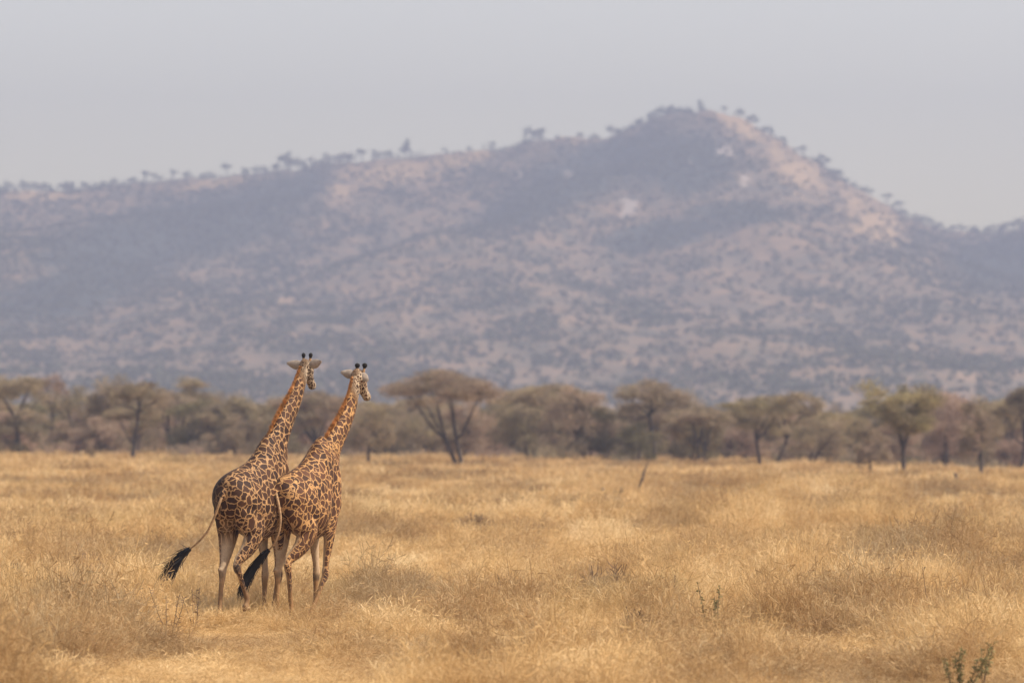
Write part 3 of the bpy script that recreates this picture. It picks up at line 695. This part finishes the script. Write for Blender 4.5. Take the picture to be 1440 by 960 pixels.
def build_grass():
    pc = bpy.data.collections.new('grass_tufts')
    specs = []
    for k in range(5): specs.append(tuft(900 + k, 150, 0.36, 0.20, 0.54, 0.004, 0.0085, -0.04 + 0.07 * k, 0.55))         # near
    for k in range(2): specs.append(tuft(910 + k, 90, 0.26, 0.35, 0.80, 0.005, 0.009, 0.10, 0.7))         # near, tall
    for k in range(4): specs.append(tuft(920 + k, 130, 0.8, 0.22, 0.60, 0.014, 0.028, 0.08, 0.3))         # middle
    for k in range(3): specs.append(tuft(930 + k, 170, 1.8, 0.25, 0.65, 0.035, 0.07, 0.06, 0.3))          # far
    for k, me in enumerate(specs):
        o = bpy.data.objects.new('grass_tuft_%s' % 'abcdefghijklmnopqrst'[k], me); pc.objects.link(o)
    rg = np.random.default_rng(33)
    P = []; S = []; Rr = []; I = []
    def zone(y0, y1, dens, ids, smin, smax, marg):
        A = ((0.16 * y1 + marg) + (0.16 * y0 + marg)) / 2 * (y1 - y0)
        n = int(A * dens); y = np.sqrt(rg.uniform(y0 ** 2, y1 ** 2, n)); x = (rg.random(n) - 0.5) * (0.16 * y + marg)
        f = fbm(x / 2.4, y / 4.5, 51, 3); f2 = fbm(x / 7, y / 22, 61, 2)
        h = (0.42 + 1.1 * smooth(0.32, 0.68, f)) * (0.5 + 0.9 * f2)
        if y0 < 200: h *= rg.uniform(.8, 1.2, n)
        h *= 1 - 0.55 * np.exp(-((x + 4.0) / 2.2) ** 4 - ((y - 106.5) / 6.5) ** 4)
        s = rg.uniform(smin, smax, n)
        s2 = fbm(x / 0.9, y / 2.0, 71, 2); h *= 0.8 + 0.5 * s2
        P.append(np.stack([x, y, zg(x, y)], -1)); S.append(np.stack([s, s, s * h], -1))
        Rr.append(np.stack([rg.normal(0, .05, n), rg.normal(0, .05, n), rg.normal(0, 0.9, n)], -1))
        I.append(rg.choice(ids, n))
    nr = [0, 1, 2, 3, 4] * 2 + [5, 6, 5, 6]
    zone(78, 130, 5.5, nr, 0.8, 1.25, 11)
    zone(98, 114, 4.5, [0, 1, 2, 3, 4], 0.7, 1.0, -8)
    zone(130, 210, 3.0, nr, 0.95, 1.4, 11)
    zone(190, 380, 0.9, [7, 8, 9, 10], 0.9, 1.35, 12)
    zone(370, 760, 0.22, [11, 12, 13], 0.85, 1.3, 20)
    P = np.concatenate(P); S = np.concatenate(S); Rr = np.concatenate(Rr); I = np.concatenate(I)
    me = bpy.data.meshes.new('grass'); me.vertices.add(len(P)); me.vertices.foreach_set('co', P.astype(np.float32).ravel())
    for nm, arr, tp, key in (('scl', S, 'FLOAT_VECTOR', 'vector'), ('rot', Rr, 'FLOAT_VECTOR', 'vector'), ('pick', I, 'INT', 'value')):
        a_ = me.attributes.new(nm, tp, 'POINT'); a_.data.foreach_set(key, (arr.astype(np.float32) if tp != 'INT' else arr.astype(np.int32)).ravel())
    o = link('grass', me)
    tag(o, 'golden dry savanna grass covering the whole plain', 'grass', None, 'stuff')
    nt = bpy.data.node_groups.new('grass_scatter', 'GeometryNodeTree')
    nt.interface.new_socket('Geometry', in_out='INPUT', socket_type='NodeSocketGeometry')
    nt.interface.new_socket('Geometry', in_out='OUTPUT', socket_type='NodeSocketGeometry')
    gi = nt.nodes.new('NodeGroupInput'); go = nt.nodes.new('NodeGroupOutput')
    iop = nt.nodes.new('GeometryNodeInstanceOnPoints'); ci = nt.nodes.new('GeometryNodeCollectionInfo')
    ci.inputs['Collection'].default_value = pc; ci.inputs['Separate Children'].default_value = True; ci.inputs['Reset Children'].default_value = True
    iop.inputs['Pick Instance'].default_value = True
    def na(nm, dt):
        n = nt.nodes.new('GeometryNodeInputNamedAttribute'); n.data_type = dt; n.inputs['Name'].default_value = nm; return n.outputs['Attribute']
    nt.links.new(gi.outputs[0], iop.inputs['Points']); nt.links.new(ci.outputs[0], iop.inputs['Instance'])
    nt.links.new(na('pick', 'INT'), iop.inputs['Instance Index']); nt.links.new(na('scl', 'FLOAT_VECTOR'), iop.inputs['Scale'])
    nt.links.new(na('rot', 'FLOAT_VECTOR'), iop.inputs['Rotation'])
    nt.links.new(iop.outputs[0], go.inputs[0])
    md = o.modifiers.new('scatter', 'NODES'); md.node_group = nt
build_grass()

# ------------------------------------------------------------------ giraffes
def catmull(A, n=6):
    A = np.asarray(A, float); P = np.vstack([2 * A[0] - A[1], A, 2 * A[-1] - A[-2]]); out = []
    for i in range(1, len(P) - 2):
        for k in range(n):
            t = k / n; p0, p1, p2, p3 = P[i - 1], P[i], P[i + 1], P[i + 2]
            out.append(0.5 * ((2 * p1) + (-p0 + p2) * t + (2 * p0 - 5 * p1 + 4 * p2 - p3) * t * t + (-p0 + 3 * p1 - 3 * p2 + p3) * t ** 3))
    out.append(A[-1]); return np.array(out)

def loft(rows, lat=(0, 1, 0), n=20, sub=6, egg=0.0):
    """rows: x, y, z, lateral radius, in-plane radius"""
    A = catmull(rows, sub); C = A[:, :3]; rl = np.maximum(A[:, 3], .008); ri = np.maximum(A[:, 4], .008)
    T = np.gradient(C, axis=0); T /= np.linalg.norm(T, axis=1, keepdims=True) + 1e-9
    V = []; F = []; lat = np.asarray(lat, float)
    for c, t, a, b in zip(C, T, rl, ri):
        u = lat - t * lat.dot(t); u /= np.linalg.norm(u); v = np.cross(t, u)
        for k in range(n):
            ph = 2 * math.pi * k / n; V.append(c + u * a * math.cos(ph) * (1 - egg * math.sin(ph)) + v * b * math.sin(ph))
    m = len(C)
    for i in range(m - 1):
        for k in range(n):
            k2 = (k + 1) % n; F.append((i * n + k, i * n + k2, (i + 1) * n + k2, (i + 1) * n + k))
    o = len(V); V.append(C[0]); V.append(C[-1])
    for k in range(n):
        F.append((o, (k + 1) % n, k)); F.append((o + 1, (m - 1) * n + k, (m - 1) * n + (k + 1) % n))
    return np.array(V), F

def torso(rows, n=28, sub=5):
    """rows: a, ztop, zbot, halfwidth, height fraction of the widest level"""
    A = catmull(rows, sub); V = []; F = []
    for a, zt, zb, w, fr in A:
        zm = zb + (zt - zb) * fr
        for k in range(n):
            ph = 2 * math.pi * k / n; s = math.sin(ph); c = math.cos(ph)
            z = zm + s * (zt - zm) if s > 0 else zm + s * (zm - zb)
            wf = (abs(c) ** (1.0 if s <= 0 else 1.12)) * math.copysign(1, c)
            V.append((a, w * wf, z))
    m = len(A)
    for i in range(m - 1):
        for k in range(n):
            k2 = (k + 1) % n; F.append((i * n + k, i * n + k2, (i + 1) * n + k2, (i + 1) * n + k))
    o = len(V); V.append((A[0][0] - .01, 0, (A[0][1] + A[0][2]) / 2)); V.append((A[-1][0] + .01, 0, (A[-1][1] + A[-1][2]) / 2))
    for k in range(n):
        F.append((o, (k + 1) % n, k)); F.append((o + 1, (m - 1) * n + k, (m - 1) * n + (k + 1) % n))
    return np.array(V), F

def unit(v): v = np.asarray(v, float); return v / np.linalg.norm(v)

def giraffe(loc, heading, spec, coat, label):
    root = empty('giraffe', loc, R(90) - heading); tag(root, label, 'giraffe', 'two giraffes walking side by side')
    parts = []
    dz = spec.get('dz', 0.0)
    parts.append(torso([(-.43, 2.44+dz, 2.08, .07, .5), (-.39, 2.58+dz, 2.08, .22, .5), (-.28, 2.68+dz, 1.98, .335, .48), (-.08, 2.76+dz, 1.90, .385, .46), (.2, 2.84+dz, 1.75, .390, .42),
                        (.5, 2.96+dz, 1.62, .395, .38), (.76, 3.16+dz, 1.58, .370, .38), (.94, 3.35+dz, 1.62, .32, .40), (1.12, 3.42+dz, 1.70, .28, .42), (1.34, 3.28+dz, 1.84, .245, .45), (1.50, 3.0, 2.08, .17, .5), (1.58, 2.75, 2.35, .07, .5)]))
    # neck
    nk = [(a, b, z, rl * 1.1, ri * 1.32) for (a, b, z, rl, ri) in spec['neck']]; parts.append(loft([(.92, 0, 2.62, .22, .36)] + [(a, b, z, rl, ri) for (a, b, z, rl, ri) in nk], n=24))
    # throat line into the chest
    # head
    P = np.array(spec['poll'], float); yaw, pitch = spec['head']
    hf = np.array([math.cos(pitch) * math.cos(yaw), -math.cos(pitch) * math.sin(yaw), -math.sin(pitch)])
    hl = np.array([math.sin(yaw), math.cos(yaw), 0.0]); hu = np.cross(hf, hl)
    if hu[2] < 0: hu = -hu
    def hp(f, l, u): return P + hf * f * .79 + hl * l + hu * u
    def hrow(f, u, rl, ru): p = hp(f, 0, u); return (*p, rl * 1.22, ru * 1.28)
    parts.append(loft([hrow(-.11, -.02, .045, .06), hrow(-.04, 0, .085, .105), hrow(.06, .0, .105, .125), hrow(.16, -.005, .105, .12), hrow(.26, -.02, .082, .10), hrow(.38, -.035, .060, .076),
                       hrow(.50, -.045, .056, .064), hrow(.58, -.05, .062, .062), hrow(.635, -.055, .052, .050), hrow(.665, -.06, .025, .022)], lat=hl, n=20))
    parts.append(loft([hrow(.0, -.06, .06, .07), hrow(.14, -.095, .055, .065), hrow(.28, -.095, .042, .045), hrow(.42, -.09, .036, .032), hrow(.56, -.095, .040, .026), hrow(.60, -.095, .02, .015)], lat=hl, n=14))
    # forehead boss between the horns
    parts.append(loft([hrow(.06, .09, .03, .03), hrow(.14, .115, .05, .035), hrow(.22, .075, .03, .03)], lat=hl, n=12))
    for s in (1, -1):   # brow ridges over the eyes
        parts.append(loft([(*hp(.10, s * .08, .03), .02, .02), (*hp(.16, s * .095, .035), .032, .032), (*hp(.22, s * .08, .015), .018, .018)], lat=hl, n=10))
    # legs
    for L in spec['legs']: parts.append(loft(L, n=20))
    for (a, b, z, r_) in spec.get('bumps', []):
        parts.append(loft([(a - r_ * .9, b, z, .01, .01), (a - r_ * .5, b, z, r_ * .85, r_ * .85), (a, b, z, r_, r_), (a + r_ * .5, b, z, r_ * .85, r_ * .85), (a + r_ * .9, b, z, .01, .01)], n=12, sub=2))
    # tail root
    parts.append(loft([(-.22, 0, 2.52, .07, .07), (-.40, 0, 2.47, .05, .06), (-.49, 0, 2.36, .03, .035)], n=12))
    V, F = merge(parts)
    tmp = bpy.data.objects.new('giraffe_shape', mesh_from('giraffe_shape', V, F, coat)); COL.objects.link(tmp)
    rm = tmp.modifiers.new('r', 'REMESH'); rm.mode = 'VOXEL'; rm.voxel_size = 0.017
    sm = tmp.modifiers.new('s', 'SMOOTH'); sm.factor = 0.5; sm.iterations = 7
    dg = bpy.context.evaluated_depsgraph_get(); dg.update()
    me = bpy.data.meshes.new_from_object(tmp.evaluated_get(dg)); bpy.data.objects.remove(tmp)
    me.name = 'body'
    if not me.materials: me.materials.append(coat)
    me.polygons.foreach_set('use_smooth', np.ones(len(me.polygons), bool))
    nv = len(me.vertices); co = np.zeros(nv * 3, np.float32); me.vertices.foreach_get('co', co); co = co.reshape(-1, 3)
    no = np.zeros(nv * 3, np.float32); me.vertices.foreach_get('normal', no); no = no.reshape(-1, 3)
    x, y, z = co.T
    # coat
    NK = np.array([n[:3] for n in nk]); 
    leg = 1 - smooth(1.55, 1.95, z)
    neck = smooth(2.9, 3.35, z - 0.35 * (1.2 - x).clip(-1, 1))
    hd = np.linalg.norm(co - (P + hf * .25), axis=1); head = 1 - smooth(0.30, 0.42, hd)
    f = (1 + 0.55 * leg + 1.3 * head)
    cp = co * f[:, None]
    cp[:, 2] *= np.where(leg > 0, 1 - 0.12 * leg, 1)
    # stretch patches along the neck
    ax = unit(NK[-1] - NK[1]); al = co @ ax
    cp = cp + (0.38 * neck[:, None]) * co * np.array([.6, 1, 0.0]) - (0.0 * neck * (1 - head) * al)[:, None] * ax
    cp = cp + np.array(spec['seed'])
    side = np.sign(y)
    inner = smooth(-0.35, 0.35, -no[:, 1] * side - 0.25 * no[:, 0]) * (1 - smooth(1.55, 1.95, z + .12 * np.sin(x * 9 + y * 14)))
    pat = 1 - smooth(0.25, 1, 1 - smooth(0.55, 0.98, z)) * 0.85
    pat = pat * (1 - inner * 0.92)
    belly = smooth(0.3, 0.9, -no[:, 2]) * (z > 1.55) * (z < 2.2)
    throat = smooth(0.25, 0.9, no @ unit(np.array([ax[2], 0, -ax[0]]))) * smooth(2.7, 3.2, z)
    pale = np.clip(0.7 * inner * smooth(.8, 1.1, z) + 0.55 * belly + 0.6 * throat + 0.95 * head  + 0.3 * smooth(0.55, 1, (x - 2.0)) , 0, 1)
    dark = (1 - smooth(0.10, 0.17, z)) * 0.9 + 0.42 * (1 - smooth(.75, 1.05, z)) + 0.75 * (1 - smooth(0.03, 0.09, np.linalg.norm(co - (P + hf * .52 - hu * .06), axis=1)))
    for d_ in spec.get('dark', []):
        dark = dark + d_[4] * (1 - smooth(d_[3] * .5, d_[3], np.linalg.norm(co - np.array(d_[:3]), axis=1)))
    # shade on the left-facing rump, darkened in the coat colour
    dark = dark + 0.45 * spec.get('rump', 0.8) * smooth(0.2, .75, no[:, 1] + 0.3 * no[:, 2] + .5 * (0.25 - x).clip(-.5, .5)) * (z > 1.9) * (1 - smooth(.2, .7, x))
    ca = me.color_attributes.new('coat', 'FLOAT_COLOR', 'POINT')
    ca.data.foreach_set('color', np.stack([pat, pale, np.clip(dark, 0, 1), np.ones(nv)], 1).astype(np.float32).ravel())
    va = me.attributes.new('coatpos', 'FLOAT_VECTOR', 'POINT'); va.data.foreach_set('vector', cp.astype(np.float32).ravel())
    link('body', me, root)
    # horns
    up = unit(hu * 0.45 + np.array([0, 0, 1]) * 0.9 - hf * 0.15)
    for s in (1, -1):
        b0 = hp(.04, s * spec.get('hsp', .058), .085); hs = spec['horn']
        pts = [b0 - up * .03 + hl * 0 * s, b0 + up * .05 + hl * s * .004, b0 + up * (hs * .50) + hl * s * .008, b0 + up * (hs * .60) + hl * s * .01, b0 + up * (hs * .76) + hl * s * .012, b0 + up * (hs * .90) + hl * s * .013, b0 + up * (hs * .97) + hl * s * .014, b0 + up * hs + hl * s * .014]
        br = spec['bulb']
        v, fc = loft([(*p, r_, r_) for p, r_ in zip(pts, (.034, .028, .022, br * .68, br, br * .86, br * .5, br * .12))], lat=hl, n=12, sub=4)
        mi = [1 if np.mean([(v[i] - b0) @ up for i in q]) > hs * .50 else 0 for q in fc]
        link('horn', mesh_from('horn', v, fc, [M_hornbase, M_horn], True, mi), root)
    # ears
    for s, (ed, ln) in zip((1, -1), spec['ears']):
        ed = unit(ed); b0 = hp(-.02, s * .085, .02)
        vd = np.array([.866, .5, 0.0]) * .8 + hf * .2
        wv = unit(np.cross(ed, vd)); nvv = unit(np.cross(ed, wv))
        if nvv @ hf < 0: nvv = -nvv
        v = []; fc = []; m = 12; q = 8
        for side_ in (0, 1):
            for i in range(m + 1):
                t = i / m; w = 0.078 * (math.sin(math.pi * min(1, (t * .9 + .06)) ** 0.75)) * (1 - 0.1 * t) + 0.010
                for j in range(q + 1):
                    u_ = -1 + 2 * j / q
                    c = b0 + ed * ln * t + wv * w * u_ + nvv * (0.040 * (u_ * u_) * math.sin(math.pi * min(1, t + .1)) ) + nvv * (0.006 * (1 - side_) )
                    v.append(c)
        st = (m + 1) * (q + 1)
        for i in range(m):
            for j in range(q):
                a_ = i * (q + 1) + j
                fc.append((a_, a_ + 1, a_ + q + 2, a_ + q + 1)); fc.append((st + a_, st + a_ + q + 1, st + a_ + q + 2, st + a_ + 1))
        rim = [j for j in range(q + 1)] + [i * (q + 1) + q for i in range(1, m + 1)] + [m * (q + 1) + j for j in range(q - 1, -1, -1)] + [i * (q + 1) for i in range(m - 1, 0, -1)]
        for k in range(len(rim)):
            a_, b_ = rim[k], rim[(k + 1) % len(rim)]; fc.append((a_, st + a_, st + b_, b_))
        link('ear', mesh_from('ear', np.array(v), fc, M_ear, True), root)
    # eyes
    for s in (1, -1):
        c = hp(.175, s * .100, .012); v, fc = loft([(*(c - hf * .022), .004, .004), (*(c - hf * .014), .017, .017), (*c, .022, .022), (*(c + hf * .014), .017, .017), (*(c + hf * .022), .004, .004)], lat=hl, n=12, sub=2)
        link('eye', mesh_from('eye', v, fc, M_eye, True), root)
    # mane: short stiff hair along the crest of the neck
    rg = np.random.default_rng(int(spec['seed'][0] * 10) + 3)
    A = catmull(np.array([(a, b, z, rl, ri) for (a, b, z, rl, ri) in nk]), 30); C = A[:, :3]; T = np.gradient(C, axis=0); T /= np.linalg.norm(T, axis=1, keepdims=True)
    up_ = np.cross(T, np.array([0, 1.0, 0])); up_ *= np.sign(up_[:, 2:3] + 1e-9); 
    HV = []; HF = []
    i0 = int(len(C) * spec.get('mane0', .12))
    for i in range(i0, len(C)):
        t = (i - i0) / (len(C) - i0)
        for q in range(16):
            bb = C[i] + up_[i] * (A[i, 4] - .03) + np.array([0, rg.normal(0, .009), 0]) + T[i] * rg.uniform(-.02, .02)
            h = (0.075 + 0.045 * math.sin(math.pi * min(1, t * 1.4))) * rg.uniform(.8, 1.15)
            d = unit(up_[i] + T[i] * -0.25 + rg.normal(0, .12, 3)); w = 0.012
            sd = unit(np.cross(d, rg.normal(size=3)))
            o = len(HV); HV += [bb - sd * w / 2, bb + sd * w / 2, bb + d * h * .7 + sd * w * .4, bb + d * h, bb + d * h * .7 - sd * w * .4]; HF.append((o, o + 1, o + 2, o + 3, o + 4))
    link('mane', mesh_from('mane', np.array(HV), HF, M_mane), root)
    # tail and its tuft
    tp = catmull(np.array(spec['tail'], float), 8); n1 = len(tp)
    v, fc = tube(tp, np.linspace(.029, .013, n1), 8)
    to = link('tail', mesh_from('tail', v, fc, M_tail, True), root)
    tt = catmull(np.array(spec['tuft'], float), 8); HV = []; HF = []; m = len(tt)
    parts = [tube(tt[:int(m * .8)], .048 * np.sin(np.linspace(.75, 2.9, int(m * .8))) * spec.get('tw', 1) + .006, 8)]
    for k in range(230):
        s0 = rg.uniform(0, .45); L = rg.uniform(.35, .72); rad = rg.normal(0, 1, 3) * .032 * spec.get('tw', 1); wild = rg.normal(0, spec.get('wild', .05), 3); wild[2] = wild[2] * .7 + spec.get('lift', 0) * rg.random() ** 3
        pts = []
        for j in range(7):
            t = min(1, s0 + L * j / 6); i = t * (m - 1); a_ = min(int(i), m - 2); c = tt[a_] + (tt[a_ + 1] - tt[a_]) * (i - a_)
            k_ = j / 6; pts.append(c + rad * math.sin(.5 + 2.2 * k_) + wild * k_ ** 2)
        parts.append(tube(np.array(pts), [.007, .007, .0065, .006, .005, .004, .002], 3))
    v, fc = merge(parts); link('tail_tuft', mesh_from('tail_tuft', v, fc, M_tailhair), to)
    return root

def hind(b, hip, stifle, hock, fet, foot, bt=None):
    """each joint: (a, z); b lateral offsets top->foot"""
    b0, b1, b2, b3 = b
    (sx, sz), (hx, hz), (fx, fz), (ox, oz) = stifle, hock, fet, foot
    mid = ((sx + hx) / 2 + .015, (sz + hz) / 2 + .0)
    c1 = (hx * .72 + fx * .28, hz * .72 + fz * .28); c2 = (hx * .3 + fx * .7, hz * .3 + fz * .7)
    return [(hip[0], b0 * .8, hip[1] + .22, .14, .22), (hip[0] + .01, b0 * 1.05, hip[1] - .02, .180, .32), ((hip[0] * .55 + sx * .45) - .02, b0 * 1.10, (hip[1] + sz) / 2, .178, .30), (sx * .85 - .04, b1 * 1.12, sz + .02, .165, .250),
            (mid[0], b1 * 1.03, mid[1] + .04, .108, .158), (hx + .045, b2, hz + .13, .066, .096), (hx + .005, b2, hz, .060, .088), (hx + .015 + (c1[0] - hx) * .4, b2, hz - (hz - c1[1]) * .45, .052, .066), (c1[0] + .01, b2, c1[1], .044, .050), (c2[0], (b2 + b3) / 2, c2[1], .040, .045),
            (fx, b3, fz, .048, .056), ((fx * .4 + ox * .6), b3, fz * .4 + oz * .6 + .02, .044, .05), (ox, b3, oz + .06, .062, .078), (ox + .015, b3, oz - .005, .070, .092)]
def fore(b, sh, elbow, knee, fet, foot):
    b0, b1, b2, b3 = b
    (ex, ez), (kx, kz), (fx, fz), (ox, oz) = elbow, knee, fet, foot
    m = ((ex + kx) / 2, (ez + kz) / 2)
    return [(sh[0] + .02, b0 * .8, sh[1] + .25, .10, .15), (sh[0] + .03, b0, sh[1], .125, .22), ((sh[0] + ex) / 2, b0, (sh[1] + ez) / 2, .12, .20), (ex, b1, ez, .105, .160), (ex * .6 + kx * .4, b1, ez * .62 + kz * .38, .080, .110), (ex * .22 + kx * .78, b2, ez * .22 + kz * .78, .055, .062),
            (kx + .01, b2, kz + .04, .062, .072), (kx, b2, kz - .04, .060, .070), (kx * .75 + fx * .25, b2, kz * .75 + fz * .25, .046, .048), (kx * .3 + fx * .7, (b2 + b3) / 2, kz * .3 + fz * .7, .040, .042),
            (fx, b3, fz, .047, .054), (fx * .4 + ox * .6, b3, fz * .4 + oz * .6 + .02, .043, .049), (ox, b3, oz + .06, .060, .076), (ox + .015, b3, oz - .005, .068, .090)]

TH = R(30)
# darker giraffe, on the left
Y1 = 111.6
spec1 = dict(dz=.07,
    neck=[(1.16, 0, 3.00, .185, .300), (1.34, 0, 3.38, .145, .205), (1.60, 0, 3.72, .120, .160), (1.86, 0, 4.03, .102, .135), (2.07, 0, 4.35, .088, .112), (2.22, 0, 4.58, .082, .098)],
    poll=(2.24, 0, 4.66), head=(R(-6), R(42)), horn=.20, bulb=.036,
    ears=[((-.10, 1, .12), .27), ((.05, -1, .22), .26)],
    legs=[hind((.17, .20, .17, .15), (-.05, 2.20), (.13, 1.74), (-.20, 1.06), (-.33, .24), (-.31, 0)),
          hind((-.17, -.20, -.16, -.16), (-.05, 2.20), (.30, 1.74), (-.24, 1.13), (.09, .60), (.05, .40)),
          fore((.17, .18, .15, .15), (1.20, 2.30), (1.13, 1.88), (1.16, .98), (1.13, .20), (1.15, 0)),
          fore((-.17, -.18, -.15, -.14), (1.20, 2.30), (1.12, 1.88), (1.14, .98), (.92, .25), (.86, .04))],
    bumps=[(-.27, .17, 1.10, .045), (-.31, -.16, 1.17, .045)],
    tail=[(-.45, 0, 2.42), (-.52, .03, 2.25), (-.55, .12, 2.0), (-.60, .24, 1.75), (-.66, .42, 1.55), (-.70, .52, 1.47)],
    tuft=[(-.70, .52, 1.47), (-.74, .66, 1.35), (-.79, .83, 1.12), (-.84, .98, .82)], tw=1.05, wild=.09, lift=.22,
    seed=(3.1, 1.7, 0.4), rump=1.8, dark=[(-.27, -.16, 1.14, .12, .75), (-.28, .17, 1.02, .1, .4)])
x1 = (333 - 720) / FPX * Y1
giraffe((x1, Y1, float(zg(x1, Y1))), TH, spec1, M_coat1, 'darker giraffe on the left, tail swung out left and both ears spread')
Y2 = 112.4
spec2 = dict(
    neck=[(1.20, 0, 2.90, .180, .290), (1.42, 0, 3.22, .140, .190), (1.72, 0, 3.52, .116, .152), (1.99, 0, 3.84, .098, .128), (2.17, 0, 4.18, .084, .108), (2.26, 0, 4.43, .078, .094)],
    poll=(2.28, 0, 4.50), head=(R(16), R(50)), horn=.20, bulb=.048, hsp=.085,
    ears=[((-.25, 1, .18), .24), ((.25, -1, -.75), .20)],
    legs=[hind((.17, .20, .18, .17), (-.05, 2.20), (.15, 1.74), (-.08, 1.04), (-.12, .22), (-.08, 0)),
          hind((-.17, -.20, -.13, -.12), (-.05, 2.20), (.34, 1.74), (-.24, 1.13), (-.08, .24), (-.04, 0)),
          fore((.17, .18, .16, .15), (1.20, 2.28), (1.12, 1.88), (1.18, .98), (1.12, .20), (1.14, 0)),
          fore((-.17, -.19, -.17, -.14), (1.18, 2.28), (1.08, 1.88), (.94, .98), (.52, .32), (.42, .14))],
    bumps=[(-.15, .18, 1.07, .045), (-.31, -.13, 1.17, .045)],
    tail=[(-.45, -.02, 2.42), (-.50, -.10, 2.25), (-.54, -.17, 2.0), (-.56, -.15, 1.75), (-.58, -.05, 1.53), (-.60, .03, 1.44)],
    tuft=[(-.60, .03, 1.44), (-.63, .18, 1.29), (-.68, .36, 1.05), (-.72, .48, .80), (-.70, .53, .60)], tw=1.0, wild=.05, lift=.0,
    seed=(7.3, 4.2, 2.6), rump=1.15, dark=[(1.18, .16, .93, .11, .6), (.94, -.17, .9, .10, .3), (-.08, .18, 1.0, .1, .5), (1.15, 0, 3.28, .09, .0)], mane0=.14)
x2 = (406 - 720) / FPX * Y2
giraffe((x2, Y2, float(zg(x2, Y2))), TH, spec2, M_coat2, 'front giraffe on the right, its hanging black tail tuft curving left and head turned right')

# ------------------------------------------------------------------ air
def haze():
    x0, x1, y0, y1, z0, z1 = -2700, 2700, -300, 6420, -14, 335
    V = [(x, y, z) for z in (z0, z1) for y in (y0, y1) for x in (x0, x1)]
    F = [(0, 2, 3, 1), (4, 5, 7, 6), (0, 1, 5, 4), (2, 6, 7, 3), (0, 4, 6, 2), (1, 3, 7, 5)]
    m, nt, _, _ = newmat('haze_air')
    out = nt.nodes.new('ShaderNodeOutputMaterial'); p = nt.nodes.new('ShaderNodeVolumePrincipled')
    p.inputs['Color'].default_value = (0.335, 0.392, 0.55, 1); p.inputs['Density'].default_value = 0.00024
    p.inputs['Anisotropy'].default_value = 0.15
    nt.links.new(p.outputs[0], out.inputs['Volume'])
    tag(link('haze', mesh_from('haze', np.array(V, float), F, m)), 'dusty blue-grey haze over the whole plain', 'haze', None, 'stuff')
haze()

# ------------------------------------------------------------------ light
EL, AZ = R(50), R(100)
VEIL = (3.3, 2.6, 1.15)
w = bpy.data.worlds.new('World'); scene.world = w; w.use_nodes = True
nt = w.node_tree; bg = nt.nodes['Background']
sky = nt.nodes.new('ShaderNodeTexSky'); sky.sky_type = 'NISHITA'; sky.sun_disc = False
sky.sun_elevation = EL; sky.sun_rotation = AZ; sky.altitude = 1400; sky.air_density = 0.55; sky.dust_density = 8.0; sky.ozone_density = 0.3
# bright dusty band low in the sky, fading upward
tc = nt.nodes.new('ShaderNodeTexCoord'); sx = nt.nodes.new('ShaderNodeSeparateXYZ'); nt.links.new(tc.outputs['Generated'], sx.inputs[0])
vr = ramp(nt, [(0.0, tuple(v * 1.22 for v in VEIL)), (0.035, tuple(v * 1.08 for v in VEIL)), (0.07, tuple(v * .80 for v in VEIL)), (0.30, tuple(v * .45 for v in VEIL)), (0.8, tuple(v * .15 for v in VEIL))]); nt.links.new(sx.outputs['Z'], vr.inputs[0])
ad = nt.nodes.new('ShaderNodeMix'); ad.data_type = 'RGBA'; ad.blend_type = 'ADD'; ad.inputs[0].default_value = 1.0
nt.links.new(sky.outputs[0], ad.inputs[6]); nt.links.new(vr.outputs[0], ad.inputs[7])
nt.links.new(ad.outputs[2], bg.inputs['Color']); bg.inputs['Strength'].default_value = 0.15
sd = Vector((math.sin(AZ) * math.cos(EL), math.cos(AZ) * math.cos(EL), math.sin(EL)))
sl = bpy.data.lights.new('sun', 'SUN'); sl.energy = 3.1; sl.angle = R(0.6); sl.color = (1.0, 0.93, 0.82)
so = bpy.data.objects.new('sun', sl); COL.objects.link(so); so.rotation_euler = sd.to_track_quat('Z', 'Y').to_euler(); so.location = (60, 60, 100)

# ------------------------------------------------------------------ camera
cam = bpy.data.cameras.new('camera'); co = bpy.data.objects.new('camera', cam); COL.objects.link(co)
cam.sensor_width = 36; cam.lens = FPX / 1440 * 36; cam.clip_start = 1; cam.clip_end = 9000
co.location = (0, 0, CAMZ); co.rotation_euler = (R(90) + math.atan((HOR - 480) / FPX), 0, 0)
cam.dof.use_dof = True; cam.dof.focus_distance = 113.0; cam.dof.aperture_fstop = 2.2
scene.camera = co
scene.view_settings.view_transform = 'Standard'; scene.view_settings.look = 'None'; scene.view_settings.gamma = 1
scene.view_settings.exposure = 0.74
c = scene.cycles
scene.render.engine = 'CYCLES'
c.max_bounces = 5; c.diffuse_bounces = 2; c.glossy_bounces = 1; c.transmission_bounces = 2; c.volume_bounces = 1; c.transparent_max_bounces = 4
c.use_denoising = True
try: c.denoiser = 'OPENIMAGEDENOISE'; c.denoising_input_passes = 'RGB_ALBEDO_NORMAL'; c.denoising_prefilter = 'ACCURATE'
except Exception: pass
c.use_adaptive_sampling = True; c.adaptive_threshold = 0.01
